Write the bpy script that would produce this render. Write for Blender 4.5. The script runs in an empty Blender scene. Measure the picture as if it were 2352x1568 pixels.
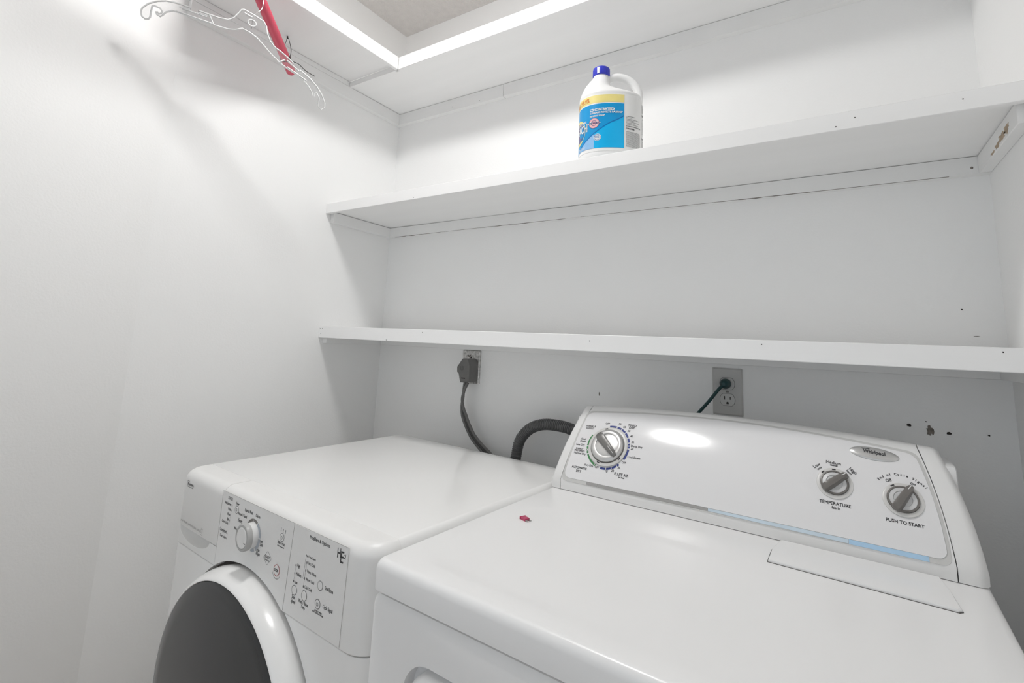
import bpy, bmesh, math, random
from mathutils import Vector, Matrix, noise

# ---------------------------------------------------------------- camera, world, light, exposure
scn = bpy.context.scene
COL = scn.collection
random.seed(7)

cam_d = bpy.data.cameras.new('camera')
cam = bpy.data.objects.new('camera', cam_d)
COL.objects.link(cam)
RIGHT = Vector((0.8406, 0.5399, 0.0440))
DOWN = Vector((-0.0473, 0.1542, -0.9869))
FWD = Vector((-0.5396, 0.8275, 0.1552))
FWD.normalize()
RIGHT = (RIGHT - FWD * RIGHT.dot(FWD)).normalized()
DOWN = FWD.cross(RIGHT)
m = Matrix.Identity(4)
for i in range(3):
    m[i][0], m[i][1], m[i][2] = RIGHT[i], -DOWN[i], -FWD[i]
m.translation = Vector((1.4781, -1.3614, 1.234))
cam.matrix_world = m
cam_d.sensor_fit = 'HORIZONTAL'
cam_d.sensor_width = 36.0
cam_d.lens = 36.0 * 1136.65 / 2352.0
cam_d.shift_x = 0.0
cam_d.shift_y = -(784.0 - 607.8) / 2352.0
cam_d.clip_start = 0.02
scn.camera = cam

world = bpy.data.worlds.new('world')
scn.world = world
world.use_nodes = True
bg = world.node_tree.nodes['Background']
bg.inputs[0].default_value = (0.82, 0.91, 1.0, 1)
bg.inputs[1].default_value = 0.78

LAMP_STRENGTH = 60.0
LAMP_AT = (0.72, -0.79, 2.465)

scn.cycles.diffuse_bounces = 10
scn.cycles.max_bounces = 16

vs = scn.view_settings
vs.view_transform = 'Standard'
vs.look = 'None'
vs.exposure = 0.26
vs.gamma = 1.0
vs.use_curve_mapping = False

# ---------------------------------------------------------------- materials
def mat(name, col, rough=0.5, bump=0.0, bscale=60.0, vary=0.03, vscale=6.0, metal=0.0,
        trans=0.0, ior=1.45, coat=0.0, emit=None, spec=0.5, stretch=None, bdist=0.002):
    M = bpy.data.materials.new(name)
    M.use_nodes = True
    nt = M.node_tree
    b = nt.nodes['Principled BSDF']
    b.inputs['Roughness'].default_value = rough
    b.inputs['Metallic'].default_value = metal
    b.inputs['IOR'].default_value = ior
    b.inputs['Specular IOR Level'].default_value = spec
    if trans:
        b.inputs['Transmission Weight'].default_value = trans
    if coat:
        b.inputs['Coat Weight'].default_value = coat
        b.inputs['Coat Roughness'].default_value = 0.06
    tc = nt.nodes.new('ShaderNodeTexCoord')
    mp = nt.nodes.new('ShaderNodeMapping')
    nt.links.new(tc.outputs['Object'], mp.inputs[0])
    if stretch:
        mp.inputs['Scale'].default_value = stretch
    nz = nt.nodes.new('ShaderNodeTexNoise')
    nz.inputs['Scale'].default_value = vscale
    nz.inputs['Detail'].default_value = 3
    nt.links.new(mp.outputs[0], nz.inputs['Vector'])
    rp = nt.nodes.new('ShaderNodeValToRGB')
    rp.color_ramp.elements[0].position = 0.3
    rp.color_ramp.elements[1].position = 0.7
    rp.color_ramp.elements[0].color = tuple(c * (1 - vary) for c in col) + (1,)
    rp.color_ramp.elements[1].color = tuple(min(1, c * (1 + vary)) for c in col) + (1,)
    nt.links.new(nz.outputs['Fac'], rp.inputs[0])
    nt.links.new(rp.outputs[0], b.inputs['Base Color'])
    if bump:
        n2 = nt.nodes.new('ShaderNodeTexNoise')
        n2.inputs['Scale'].default_value = bscale
        n2.inputs['Detail'].default_value = 2
        nt.links.new(mp.outputs[0], n2.inputs['Vector'])
        bp = nt.nodes.new('ShaderNodeBump')
        bp.inputs['Strength'].default_value = bump
        bp.inputs['Distance'].default_value = bdist
        nt.links.new(n2.outputs['Fac'], bp.inputs['Height'])
        nt.links.new(bp.outputs[0], b.inputs['Normal'])
    if emit:
        b.inputs['Emission Color'].default_value = (emit[0], emit[1], emit[2], 1)
        b.inputs['Emission Strength'].default_value = emit[3]
    return M

WALL = mat('wall_paint', (0.875, 0.875, 0.87), 0.55, bump=0.16, bscale=190, vary=0.008, vscale=2.5)
CEIL = mat('textured_ceiling', (0.74, 0.712, 0.69), 0.9, bump=0.9, bscale=150, vary=0.03, vscale=40, bdist=0.006)
FLOOR = mat('brown_floor', (0.48, 0.39, 0.31), 0.45, bump=0.1, bscale=30, vary=0.25, vscale=9, stretch=(6, 0.7, 1))
SHELF = mat('shelf_paint', (0.87, 0.87, 0.867), 0.38, bump=0.08, bscale=22, vary=0.012, vscale=4, stretch=(0.25, 4, 4))
CLEAT = mat('cleat_paint', (0.84, 0.84, 0.835), 0.45, bump=0.16, bscale=30, vary=0.02, vscale=8)
CHIP = mat('bare_wood_chip', (0.42, 0.33, 0.24), 0.8, bump=0.4, bscale=120, vary=0.3, vscale=60)
HOLE = mat('hole_dark', (0.035, 0.03, 0.027), 0.9, vary=0.3, vscale=90)
SCAR = mat('torn_paper', (0.20, 0.18, 0.16), 0.95, bump=0.5, bscale=160, vary=0.35, vscale=130)
ENAMEL = mat('white_enamel', (0.86, 0.86, 0.86), 0.30, vary=0.006, vscale=3, coat=0.12, bump=0.02, bscale=14)
ENAMEL_W = mat('washer_enamel', (0.90, 0.90, 0.893), 0.2, vary=0.006, vscale=3, coat=0.3)
PANEL = mat('washer_panel', (0.845, 0.842, 0.832), 0.36, vary=0.006, vscale=5)
PLASTIC = mat('white_plastic', (0.80, 0.80, 0.795), 0.28, vary=0.006, vscale=6)
PLATE = mat('console_plate', (0.80, 0.80, 0.81), 0.13, vary=0.004, vscale=5, coat=0.6)
TRIMGREY = mat('trim_grey', (0.60, 0.60, 0.59), 0.25, vary=0.02, vscale=12)
REFLGREY = mat('painted_reflection_grey', (0.36, 0.355, 0.35), 0.2, vary=0.05, vscale=12)  # dark part of the console bevel's reflection, put into the colour
REFLBLUE = mat('painted_reflection_blue', (0.42, 0.62, 0.82), 0.15, vary=0.06, vscale=18)  # blue part of the same painted reflection
REFLPALE = mat('painted_reflection_pale', (0.60, 0.71, 0.80), 0.15, vary=0.06, vscale=18)
SEAM = mat('seam_dark', (0.10, 0.098, 0.095), 0.8, vary=0.1)
SEAMGREY = mat('seam_grey', (0.36, 0.355, 0.35), 0.7, vary=0.05)
INK = mat('ink_black', (0.045, 0.045, 0.05), 0.6, vary=0.1)
INKGREY = mat('ink_grey', (0.17, 0.17, 0.175), 0.6, vary=0.1)
INKBLUE = mat('ink_blue', (0.035, 0.055, 0.24), 0.5, vary=0.1)
INKGREEN = mat('ink_green', (0.06, 0.25, 0.09), 0.5, vary=0.1)
INKRED = mat('ink_red', (0.42, 0.05, 0.06), 0.5, vary=0.1)
CHROME = mat('satin_silver', (0.60, 0.60, 0.595), 0.34, metal=0.7, vary=0.02, vscale=40)
SILVERP = mat('silver_plastic', (0.66, 0.665, 0.67), 0.3, metal=0.15, vary=0.02, vscale=30)
RINGP = mat('knob_skirt', (0.66, 0.655, 0.64), 0.3, vary=0.02, vscale=20)
KNOBGREY = mat('knob_grey', (0.17, 0.16, 0.15), 0.32, vary=0.05, vscale=30)
KNOBBAR = mat('dial_bar_grey', (0.19, 0.187, 0.18), 0.3, metal=0.25, vary=0.05, vscale=30)
KGREY = mat('washer_knob_grey', (0.47, 0.47, 0.465), 0.35, vary=0.03, vscale=20)
KBLUE = mat('washer_ring_blue', (0.45, 0.49, 0.54), 0.4, vary=0.03, vscale=20)
GLASSDARK = mat('door_glass_dark', (0.028, 0.03, 0.033), 0.09, vary=0.06, vscale=3, coat=0.3)
SEAL = mat('door_seal', (0.12, 0.105, 0.095), 0.7, vary=0.1, vscale=20)
HDPE = mat('bottle_white', (0.82, 0.82, 0.815), 0.32, vary=0.006, vscale=8)
CAPBLUE = mat('cap_blue', (0.035, 0.045, 0.50), 0.35, vary=0.08, vscale=60)
LABELW = mat('label_white', (0.80, 0.80, 0.79), 0.35, vary=0.01)
LABELB = mat('label_blue', (0.0, 0.285, 0.62), 0.3, vary=0.06, vscale=22)
LABELB2 = mat('label_light_blue', (0.0, 0.42, 0.80), 0.3, vary=0.04, vscale=22)
LABELB3 = mat('label_pale_blue', (0.25, 0.47, 0.74), 0.3, vary=0.12, vscale=30)
LABELB4 = mat('label_deep_blue', (0.0, 0.17, 0.48), 0.3, vary=0.03)
LABELY = mat('label_yellow', (0.79, 0.68, 0.25), 0.35, vary=0.04, vscale=30)
LABELPK = mat('label_pink', (0.79, 0.42, 0.44), 0.35, vary=0.05)
LABELPU = mat('label_purple', (0.13, 0.11, 0.25), 0.35, vary=0.05)
LABELOR = mat('label_orange', (0.72, 0.22, 0.05), 0.4, vary=0.05)
METALPL = mat('galvanised_plate', (0.55, 0.545, 0.53), 0.38, metal=0.55, bump=0.5, bscale=240, vary=0.35, vscale=130)
OUTLETP = mat('outlet_plate', (0.52, 0.515, 0.50), 0.4, vary=0.02, vscale=25)
OUTLETF = mat('outlet_face', (0.56, 0.555, 0.54), 0.35, vary=0.02, vscale=25)
CORDGREY = mat('cord_grey', (0.155, 0.152, 0.147), 0.55, bump=0.1, bscale=90, vary=0.06, vscale=50)
CORDDARK = mat('cord_core_dark', (0.07, 0.07, 0.068), 0.6, vary=0.1)
CORDGREEN = mat('cord_green', (0.012, 0.052, 0.055), 0.45, vary=0.1, vscale=50)
HOSE = mat('hose_grey', (0.115, 0.115, 0.115), 0.35, vary=0.06, vscale=60)
ROD = mat('red_rod_paint', (0.62, 0.065, 0.115), 0.24, vary=0.06, vscale=8, coat=0.3)
WIRE = mat('wire_black', (0.02, 0.02, 0.02), 0.4, vary=0.1)
STEEL = mat('hook_steel', (0.62, 0.62, 0.62), 0.2, metal=0.9, vary=0.03)
CLEAR = mat('clear_plastic', (0.97, 0.97, 0.97), 0.04, trans=0.94, ior=1.35, vary=0.0)
CLEARRIM = mat('clear_plastic_rim', (0.93, 0.93, 0.93), 0.10, trans=0.25, ior=1.49, vary=0.0)
FUSEPINK = mat('fuse_pink', (0.50, 0.06, 0.14), 0.25, vary=0.15, vscale=200)
PRONG = mat('fuse_prong', (0.38, 0.38, 0.37), 0.35, metal=0.6, vary=0.05)
LAMPW = mat('lamp_rim', (0.8, 0.8, 0.8), 0.4, vary=0.01)
LAMPG = mat('lamp_diffuser', (0.9, 0.9, 0.9), 0.5, vary=0.0, emit=(1.0, 0.995, 0.98, LAMP_STRENGTH))

# ---------------------------------------------------------------- helpers
def add(name, verts, faces, material, parent=None, smooth=False, angle=None):
    me = bpy.data.meshes.new(name)
    me.from_pydata([tuple(v) for v in verts], [], [tuple(f) for f in faces])
    me.validate()
    bm = bmesh.new(); bm.from_mesh(me)
    bmesh.ops.recalc_face_normals(bm, faces=bm.faces)
    bm.to_mesh(me); bm.free()
    return finish(name, me, material, parent, smooth, angle)

def finish(name, me, material, parent=None, smooth=False, angle=None):
    o = bpy.data.objects.new(name, me)
    COL.objects.link(o)
    if material is not None and len(me.materials) == 0:
        me.materials.append(material)
    if smooth:
        for p in me.polygons:
            p.use_smooth = True
        if angle:
            try:
                me.set_sharp_from_angle(angle=math.radians(angle))
            except Exception:
                pass
    if parent is not None:
        o.parent = parent
    return o

def from_bm(name, bm, material, parent=None, smooth=False, angle=None):
    bmesh.ops.recalc_face_normals(bm, faces=bm.faces)
    me = bpy.data.meshes.new(name)
    bm.to_mesh(me); bm.free()
    return finish(name, me, material, parent, smooth, angle)

def bm_box(x0, x1, y0, y1, z0, z1, bev=0.0, seg=2):
    bm = bmesh.new()
    v = [bm.verts.new((x, y, z)) for x in (x0, x1) for y in (y0, y1) for z in (z0, z1)]
    for f in ((0, 1, 3, 2), (4, 6, 7, 5), (0, 4, 5, 1), (2, 3, 7, 6), (0, 2, 6, 4), (1, 5, 7, 3)):
        bm.faces.new([v[i] for i in f])
    bmesh.ops.recalc_face_normals(bm, faces=bm.faces)
    if bev:
        bmesh.ops.bevel(bm, geom=bm.edges[:], offset=bev, segments=seg, profile=0.5, affect='EDGES')
    return bm

def box(name, x0, x1, y0, y1, z0, z1, material, parent=None, bev=0.0, seg=2):
    return from_bm(name, bm_box(x0, x1, y0, y1, z0, z1, bev, seg), material, parent, bool(bev), 40 if bev else None)

def tag(o, label=None, cat=None, group=None, kind=None):
    if label: o['label'] = label
    if cat: o['category'] = cat
    if group: o['group'] = group
    if kind: o['kind'] = kind
    return o

def empty(name, loc, rz=0.0):
    o = bpy.data.objects.new(name, None)
    COL.objects.link(o)
    o.empty_display_size = 0.05
    o.location = loc
    o.rotation_euler = (0, 0, rz)
    return o

def tube_data(pts, rads, n=12, caps=True, closed=False):
    pts = [Vector(p) for p in pts]
    if not isinstance(rads, (list, tuple)):
        rads = [rads] * len(pts)
    N = len(pts)
    vs_, fs_ = [], []
    nrm = None
    for i, p in enumerate(pts):
        if closed:
            t = (pts[(i + 1) % N] - pts[i - 1]).normalized()
        else:
            t = (pts[min(i + 1, N - 1)] - pts[max(i - 1, 0)]).normalized()
        if nrm is None:
            nrm = t.orthogonal().normalized()
        else:
            nrm = (nrm - t * nrm.dot(t))
            nrm = nrm.normalized() if nrm.length > 1e-6 else t.orthogonal().normalized()
        bn = t.cross(nrm)
        for k in range(n):
            a = 2 * math.pi * k / n
            vs_.append(p + (nrm * math.cos(a) + bn * math.sin(a)) * rads[i])
    R = N if closed else N - 1
    for i in range(R):
        j = (i + 1) % N
        for k in range(n):
            fs_.append((i * n + k, i * n + (k + 1) % n, j * n + (k + 1) % n, j * n + k))
    if caps and not closed:
        fs_.append(tuple(range(n - 1, -1, -1)))
        fs_.append(tuple((N - 1) * n + k for k in range(n)))
    return vs_, fs_

def tube(name, pts, rads, material, parent=None, n=12, closed=False):
    v, f = tube_data(pts, rads, n, True, closed)
    return add(name, v, f, material, parent, True, 60)

def spline(pts, per=8):
    pts = [Vector(p) for p in pts]
    P = [pts[0] * 2 - pts[1]] + pts + [pts[-1] * 2 - pts[-2]]
    out = []
    for i in range(1, len(P) - 2):
        for k in range(per):
            t = k / per
            a, b, c, d = P[i - 1], P[i], P[i + 1], P[i + 2]
            out.append(0.5 * ((2 * b) + (c - a) * t + (2 * a - 5 * b + 4 * c - d) * t * t + (3 * b - a - 3 * c + d) * t ** 3))
    out.append(pts[-1])
    return out

def join_data(parts):
    V, F = [], []
    for v, f in parts:
        o = len(V)
        V += [Vector(x) for x in v]
        F += [tuple(i + o for i in q) for q in f]
    return V, F

def lathe_y(profile, n=40, cx=0.0, cz=0.0, cap0=True, cap1=True):
    """profile of (radius, y) turned about the y axis through (cx, cz)"""
    v, f = [], []
    for r, y in profile:
        for k in range(n):
            a = 2 * math.pi * k / n
            v.append((cx + r * math.cos(a), y, cz + r * math.sin(a)))
    for i in range(len(profile) - 1):
        for k in range(n):
            f.append((i * n + k, i * n + (k + 1) % n, (i + 1) * n + (k + 1) % n, (i + 1) * n + k))
    if cap0: f.append(tuple(range(n)))
    if cap1: f.append(tuple((len(profile) - 1) * n + k for k in range(n)))
    return v, f

_tc = {}
_tw = {}
def text2d(s):
    """flat letters: verts (x from 0 to 1 over the whole word), faces, natural height/width"""
    if s in _tc: return _tc[s]
    cu = bpy.data.curves.new('lettering_curve', 'FONT')
    cu.body = s
    cu.resolution_u = 2
    o = bpy.data.objects.new('lettering_curve', cu)
    COL.objects.link(o)
    dg = bpy.context.evaluated_depsgraph_get()
    me = o.evaluated_get(dg).to_mesh()
    vs_ = [v.co.copy() for v in me.vertices]
    fs_ = [tuple(p.vertices) for p in me.polygons]
    o.evaluated_get(dg).to_mesh_clear()
    bpy.data.objects.remove(o)
    bpy.data.curves.remove(cu)
    x0 = min(v.x for v in vs_); x1 = max(v.x for v in vs_)
    w = x1 - x0
    _tw[s] = w
    _tc[s] = ([((v.x - x0) / w, v.y / w) for v in vs_], fs_)
    return _tc[s]

def text_on(surface, s, a, b, hs=1.0, shear=0.0):
    """letters from a to b (2-D surface coordinates in metres) mapped by surface(x, y)"""
    vv, ff = text2d(s)
    dx, dy = b[0] - a[0], b[1] - a[1]
    out = [surface(a[0] + dx * (x + shear * y) - dy * y * hs, a[1] + dy * (x + shear * y) + dx * y * hs) for x, y in vv]
    return out, ff

def bold(parts_fn, d):
    """print the same letters with small shifts so that thin strokes gain weight"""
    out = []
    for ox, oy in ((0, 0), (d, 0), (0, d), (d, d)):
        out.append(parts_fn(ox, oy))
    return join_data(out)

def ring2d(surface, cx, cy, r0, r1, a0=0.0, a1=360.0, n=36, ry=1.0):
    v, f = [], []
    full = abs(a1 - a0) >= 359.9
    N = n if full else n + 1
    for k in range(N):
        a = math.radians(a0 + (a1 - a0) * k / n)
        for r in (r0, r1):
            v.append(surface(cx + r * math.cos(a), cy + r * ry * math.sin(a)))
    for k in range(n):
        i, j = k * 2, ((k + 1) % N) * 2
        f.append((i, i + 1, j + 1, j))
    return v, f

def disc2d(surface, cx, cy, r, n=28, ry=1.0):
    v = [surface(cx, cy)] + [surface(cx + r * math.cos(2 * math.pi * k / n), cy + r * ry * math.sin(2 * math.pi * k / n)) for k in range(n)]
    return v, [(0, 1 + k, 1 + (k + 1) % n) for k in range(n)]

def line2d(surface, a, b, w):
    d = Vector((b[0] - a[0], b[1] - a[1]))
    n_ = Vector((-d.y, d.x)).normalized() * (w / 2)
    v, f = [], []
    K = max(1, int(d.length / 0.02))
    for k in range(K + 1):
        q = Vector(a) + d * (k / K)
        v += [surface(q.x + n_.x, q.y + n_.y), surface(q.x - n_.x, q.y - n_.y)]
    for k in range(K):
        f.append((2 * k, 2 * k + 1, 2 * k + 3, 2 * k + 2))
    return v, f

def quad2d(surface, x0, x1, y0, y1, nx=8, ny=2):
    v, f = [], []
    for j in range(ny + 1):
        for i in range(nx + 1):
            v.append(surface(x0 + (x1 - x0) * i / nx, y0 + (y1 - y0) * j / ny))
    for j in range(ny):
        for i in range(nx):
            q = j * (nx + 1) + i
            f.append((q, q + 1, q + nx + 2, q + nx + 1))
    return v, f

def rrect(x0, x1, y0, y1, r, n=6):
    out = []
    for cx, cy, a0 in ((x1 - r, y1 - r, 0), (x0 + r, y1 - r, 90), (x0 + r, y0 + r, 180), (x1 - r, y0 + r, 270)):
        for k in range(n + 1):
            a = math.radians(a0 + 90 * k / n)
            out.append((cx + r * math.cos(a), cy + r * math.sin(a)))
    return out

def prism(name, loop, tf0, tf1, material, parent=None, smooth=False, angle=30):
    """loop of 2-D points lifted by tf0 (back) and tf1 (front) into a closed solid"""
    n = len(loop)
    v = [tf0(*p) for p in loop] + [tf1(*p) for p in loop]
    f = [tuple(range(n)), tuple(range(2 * n - 1, n - 1, -1))]
    f += [(i, (i + 1) % n, n + (i + 1) % n, n + i) for i in range(n)]
    return add(name, v, f, material, parent, smooth, angle)

def boolean(o, cutter):
    md = o.modifiers.new('cut', 'BOOLEAN')
    md.operation = 'DIFFERENCE'
    md.solver = 'EXACT'
    md.object = cutter
    bpy.context.view_layer.update()
    dg = bpy.context.evaluated_depsgraph_get()
    me = bpy.data.meshes.new_from_object(o.evaluated_get(dg))
    o.modifiers.clear()
    old = o.data
    nm = old.name
    o.data = me
    bpy.data.meshes.remove(old)
    me.name = nm
    for p in me.polygons: p.use_smooth = True
    me.set_sharp_from_angle(angle=math.radians(32))
    cm = cutter.data
    bpy.data.objects.remove(cutter)
    bpy.data.meshes.remove(cm)

def loft(loops, cap0=True, cap1=True):
    n = len(loops[0])
    v = [p for L in loops for p in L]
    f = []
    for i in range(len(loops) - 1):
        for k in range(n):
            f.append((i * n + k, i * n + (k + 1) % n, (i + 1) * n + (k + 1) % n, (i + 1) * n + k))
    if cap0: f.append(tuple(range(n - 1, -1, -1)))
    if cap1: f.append(tuple((len(loops) - 1) * n + k for k in range(n)))
    return v, f

def sheet(top, faces, low):
    """thin closed sheet from a top skin and the matching low skin"""
    n = len(top)
    F = [tuple(f) for f in faces] + [tuple(n + i for i in reversed(f)) for f in faces]
    cnt = {}
    for f in faces:
        for i in range(len(f)):
            a, b = f[i], f[(i + 1) % len(f)]
            cnt.setdefault((min(a, b), max(a, b)), []).append((a, b))
    for e, l in cnt.items():
        if len(l) == 1:
            a, b = l[0]
            F.append((b, a, n + a, n + b))
    return list(top) + list(low), F

# ---------------------------------------------------------------- the room
W, H = 1.767, 2.506
BEND_Y = -0.82
YF = -2.4
BX = (BEND_Y - YF) * math.tan(math.radians(15))
T = 0.09

def slab(name, loop, z0, z1, material):
    n = len(loop)
    v = [(x, y, z0) for x, y in loop] + [(x, y, z1) for x, y in loop]
    f = [tuple(range(n)), tuple(range(2 * n - 1, n - 1, -1))] + [(i, (i + 1) % n, n + (i + 1) % n, n + i) for i in range(n)]
    return tag(add(name, v, f, material), kind='structure')

slab('floor', [(-T, YF), (W + T, YF), (W + T, T), (-T, T)], -0.05, 0.0, FLOOR)
slab('ceiling', [(-T, YF), (W + T, YF), (W + T, T), (-T, T)], H, H + 0.05, CEIL)
wall_back = slab('wall_back', [(-T, 0), (W + T, 0), (W + T, T), (-T, T)], 0, H, WALL)
wall_left = slab('wall_left', [(0, 0), (0, BEND_Y), (BX, YF), (BX - T, YF), (-T, BEND_Y), (-T, 0)], 0, H, WALL)
wall_right = slab('wall_right', [(W, 0), (W + T, 0), (W + T, YF), (W, YF)], 0, H, WALL)

# front wall added behind the camera to bounce light; its open doorway lets daylight in
DX0, DX1, DZ = 0.62, 1.58, 2.05
v, f = [], []
for y in (YF, YF - T):
    v += [(x, y, z) for x, z in ((-T, 0), (DX0, 0), (DX0, DZ), (DX1, DZ), (DX1, 0), (W + T, 0), (W + T, H), (-T, H))]
f = [(0, 1, 2, 7), (2, 3, 6, 7), (3, 4, 5, 6), (8, 15, 10, 9), (10, 15, 14, 11), (11, 14, 13, 12)]
f += [(i, (i + 1) % 8, (i + 1) % 8 + 8, i + 8) for i in range(8)]
added_wall_front = tag(add('added_wall_front', v, f, WALL), kind='structure')

def blob(name, c, r, axis, material, parent, seed, stretch=(1, 1), n=14, jag=0.35, depth=0.0008):
    rnd = random.Random(seed)
    loop = []
    for k in range(n):
        a = 2 * math.pi * k / n
        q = r * (1 - jag * rnd.random())
        loop.append((q * math.cos(a) * stretch[0], q * math.sin(a) * stretch[1]))
    if axis == 'y':      # lies on a face that looks along -y
        t0 = lambda a, b: (c[0] + a, c[1] + 0.0006, c[2] + b)
        t1 = lambda a, b: (c[0] + a, c[1] - depth, c[2] + b)
    else:                # on a face that looks along -x
        t0 = lambda a, b: (c[0] + 0.0006, c[1] + a, c[2] + b)
        t1 = lambda a, b: (c[0] - depth, c[1] + a, c[2] + b)
    return prism(name, loop, t0, t1, material, parent)

for i, (x, z, r) in enumerate([(1.6022, 1.0998, 0.0042), (1.6655, 1.0914, 0.0040), (1.7254, 1.0951, 0.0020), (1.6305, 1.1102, 0.0016), (1.703, 1.342, 0.0016)]):
    blob('nail_hole', (x, 0, z), r, 'y', HOLE, wall_back, i, (1.15, 0.8), jag=0.3)
blob('torn_paint_scar', (1.6355, 0, 1.0925), 0.0125, 'y', SCAR, wall_back, 31, (0.55, 1.0), n=18, jag=0.55)
blob('torn_paint_scar', (0.9075, 0, 1.0995), 0.006, 'y', SCAR, wall_back, 12, (0.35, 1.0), jag=0.5)
blob('scratch_mark', (1.722, 0, 1.288), 0.006, 'y', SCAR, wall_back, 18, (1.0, 0.12), jag=0.4)

# ---------------------------------------------------------------- ceiling lamp (above the frame)
lamp = empty('ceiling_light', (LAMP_AT[0], LAMP_AT[1], H))
tag(lamp, 'round flush ceiling light with a white rim over the appliances', 'ceiling light')
def lathe_z(prof, n=48, cap0=True, cap1=True, cx=0.0, cy=0.0):
    v, f = [], []
    for r, z in prof:
        for k in range(n):
            a = 2 * math.pi * k / n
            v.append((cx + r * math.cos(a), cy + r * math.sin(a), z))
    for i in range(len(prof) - 1):
        for k in range(n):
            f.append((i * n + k, i * n + (k + 1) % n, (i + 1) * n + (k + 1) % n, (i + 1) * n + k))
    if cap0: f.append(tuple(range(n - 1, -1, -1)))
    if cap1: f.append(tuple((len(prof) - 1) * n + k for k in range(n)))
    return v, f
dz = LAMP_AT[2] - H
v, f = lathe_z([(0.126, 0.0), (0.126, dz - 0.012), (0.123, dz - 0.017), (0.114, dz - 0.017), (0.1135, dz + 0.004)], cap1=True)
add('lamp_rim', v, f, LAMPW, lamp, True, 40)
v, f = lathe_z([(0.1115, dz + 0.004), (0.1115, dz - 0.020), (0.104, dz - 0.032), (0.085, dz - 0.040), (0.055, dz - 0.044), (0.02, dz - 0.046)])
add('lamp_diffuser', v, f, LAMPG, lamp, True, 60)

# ---------------------------------------------------------------- shelves
C = 0.020   # cleat thickness
G = 0.0014  # gap under the boards

def nails_y(parent, pts, y, r=0.0013):
    for i, (x, z) in enumerate(pts):
        blob('nail_hole', (x, y, z), r, 'y', HOLE, parent, i + 3, (1, 1), n=8, jag=0.2, depth=0.0003)

def warped_board(name, x0, x1, y0, y1, z0, z1, material, parent, amp=0.0, seed=0.0, n=40):
    """a plank with a slightly uneven face"""
    v, f = [], []
    for i in range(n + 1):
        x = x0 + (x1 - x0) * i / n
        w = amp * noise.noise((x * 3.1 + seed, seed, 0)) if 0 < i < n else 0
        v += [(x, y0, z0 + w), (x, y1, z0 + w), (x, y1, z1 + w), (x, y0, z1 + w)]
    for i in range(n):
        a, b = i * 4, i * 4 + 4
        for k in range(4):
            f.append((a + k, a + (k + 1) % 4, b + (k + 1) % 4, b + k))
    f += [(3, 2, 1, 0), tuple(n * 4 + k for k in range(4))]
    return add(name, v, f, material, parent)

# upper shelf, an L along the back and the left wall
Z3B, Z3T = 2.1377, 2.1839
up = empty('corner_shelf', (0, 0, Z3B))
tag(up, 'highest white shelf, L-shaped along the back and left walls below the ceiling', 'shelf')
dz0 = -Z3B
box('board', 0.0, W, -0.262, 0.0, 0.0028, 0.026, SHELF, up, 0.001, 1)
box('front_edge', 0.2685, W, -0.2744, -0.2622, 0.0, 0.0462, SHELF, up, 0.0012, 1)
box('end_edge', 0.0005, 0.2533, -0.2744, -0.2622, 0.0, 0.0205, SHELF, up, 0.0008, 1)
box('board', 0.0, 0.2561, -0.83, -0.2748, 0.0205, 0.040, SHELF, up, 0.001, 1)
box('front_edge', 0.2563, 0.2685, -0.83, -0.2746, 0.0, 0.0462, SHELF, up, 0.0012, 1)
cl = warped_board('cleat', C, 0.533, -C, 0.0, -0.0444, 0.0014, CLEAT, up, 0.0006, 2.2)
warped_board('cleat', 0.5345, W, -C, 0.0, -0.0440, 0.0014, CLEAT, up, 0.0006, 4.2)
box('cleat', 0.0, C, -0.815, -0.0005, -0.0444, 0.0014, CLEAT, up, 0.0010, 1)
box('cleat', 0.0, C, -0.815, -0.2755, 0.0018, 0.0195, CLEAT, up, 0.0008, 1)
nails_y(cl, [(0.43, -0.036), (0.30, -0.03)], -C)

# middle shelf
Z2B, Z2T = 1.6519, 1.6869
D2 = 0.3052
mid = empty('wall_shelf', (0, 0, Z2B))
tag(mid, 'middle white shelf on the back wall carrying the bleach bottle', 'shelf')
warped_board('board', 0.0005, W - 0.0005, -D2 + 0.0135, -0.0005, 0.0090, Z2T - Z2B - 0.0004, SHELF, mid, 0.0, 1.0)
fe = box('front_edge', 0.0005, W - 0.0005, -D2, -D2 + 0.0133, 0.0, Z2T - Z2B, SHELF, mid, 0.0012, 1)
bc = warped_board('cleat', C, W, -C, 0.0, -0.0295, 0.0090 - G, CLEAT, mid, 0.0007, 9.0)
lc = box('cleat', 0.0, C, -0.284, -0.0005, -0.0290, 0.0090 - G, CLEAT, mid, 0.0010, 1)
rc = box('cleat', W - C, W, -0.284, -C - 0.0005, -0.0290, 0.0090 - G, CLEAT, mid, 0.0012, 1)
nails_y(lc, [], 0)
blob('nail_head', (W - 0.030, -C, -0.016), 0.0028, 'y', SCAR, bc, 2, n=10, jag=0.15, depth=0.0004)
nails_y(fe, [(0.42, 0.006), (1.50, 0.008), (1.53, 0.020), (1.68, 0.020)], -D2)
for i, (y, z, r, st) in enumerate([(-0.195, -0.0175, 0.016, (1.6, 0.6)), (-0.165, -0.0215, 0.014, (1.5, 0.45)), (-0.130, -0.0250, 0.011, (1.4, 0.3)), (-0.225, -0.0145, 0.014, (1.3, 0.8))]):
    blob('paint_chip', (W - C, y, z), r, 'x', CHIP, rc, 40 + i, st, n=20, jag=0.6, depth=0.0004)
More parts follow.
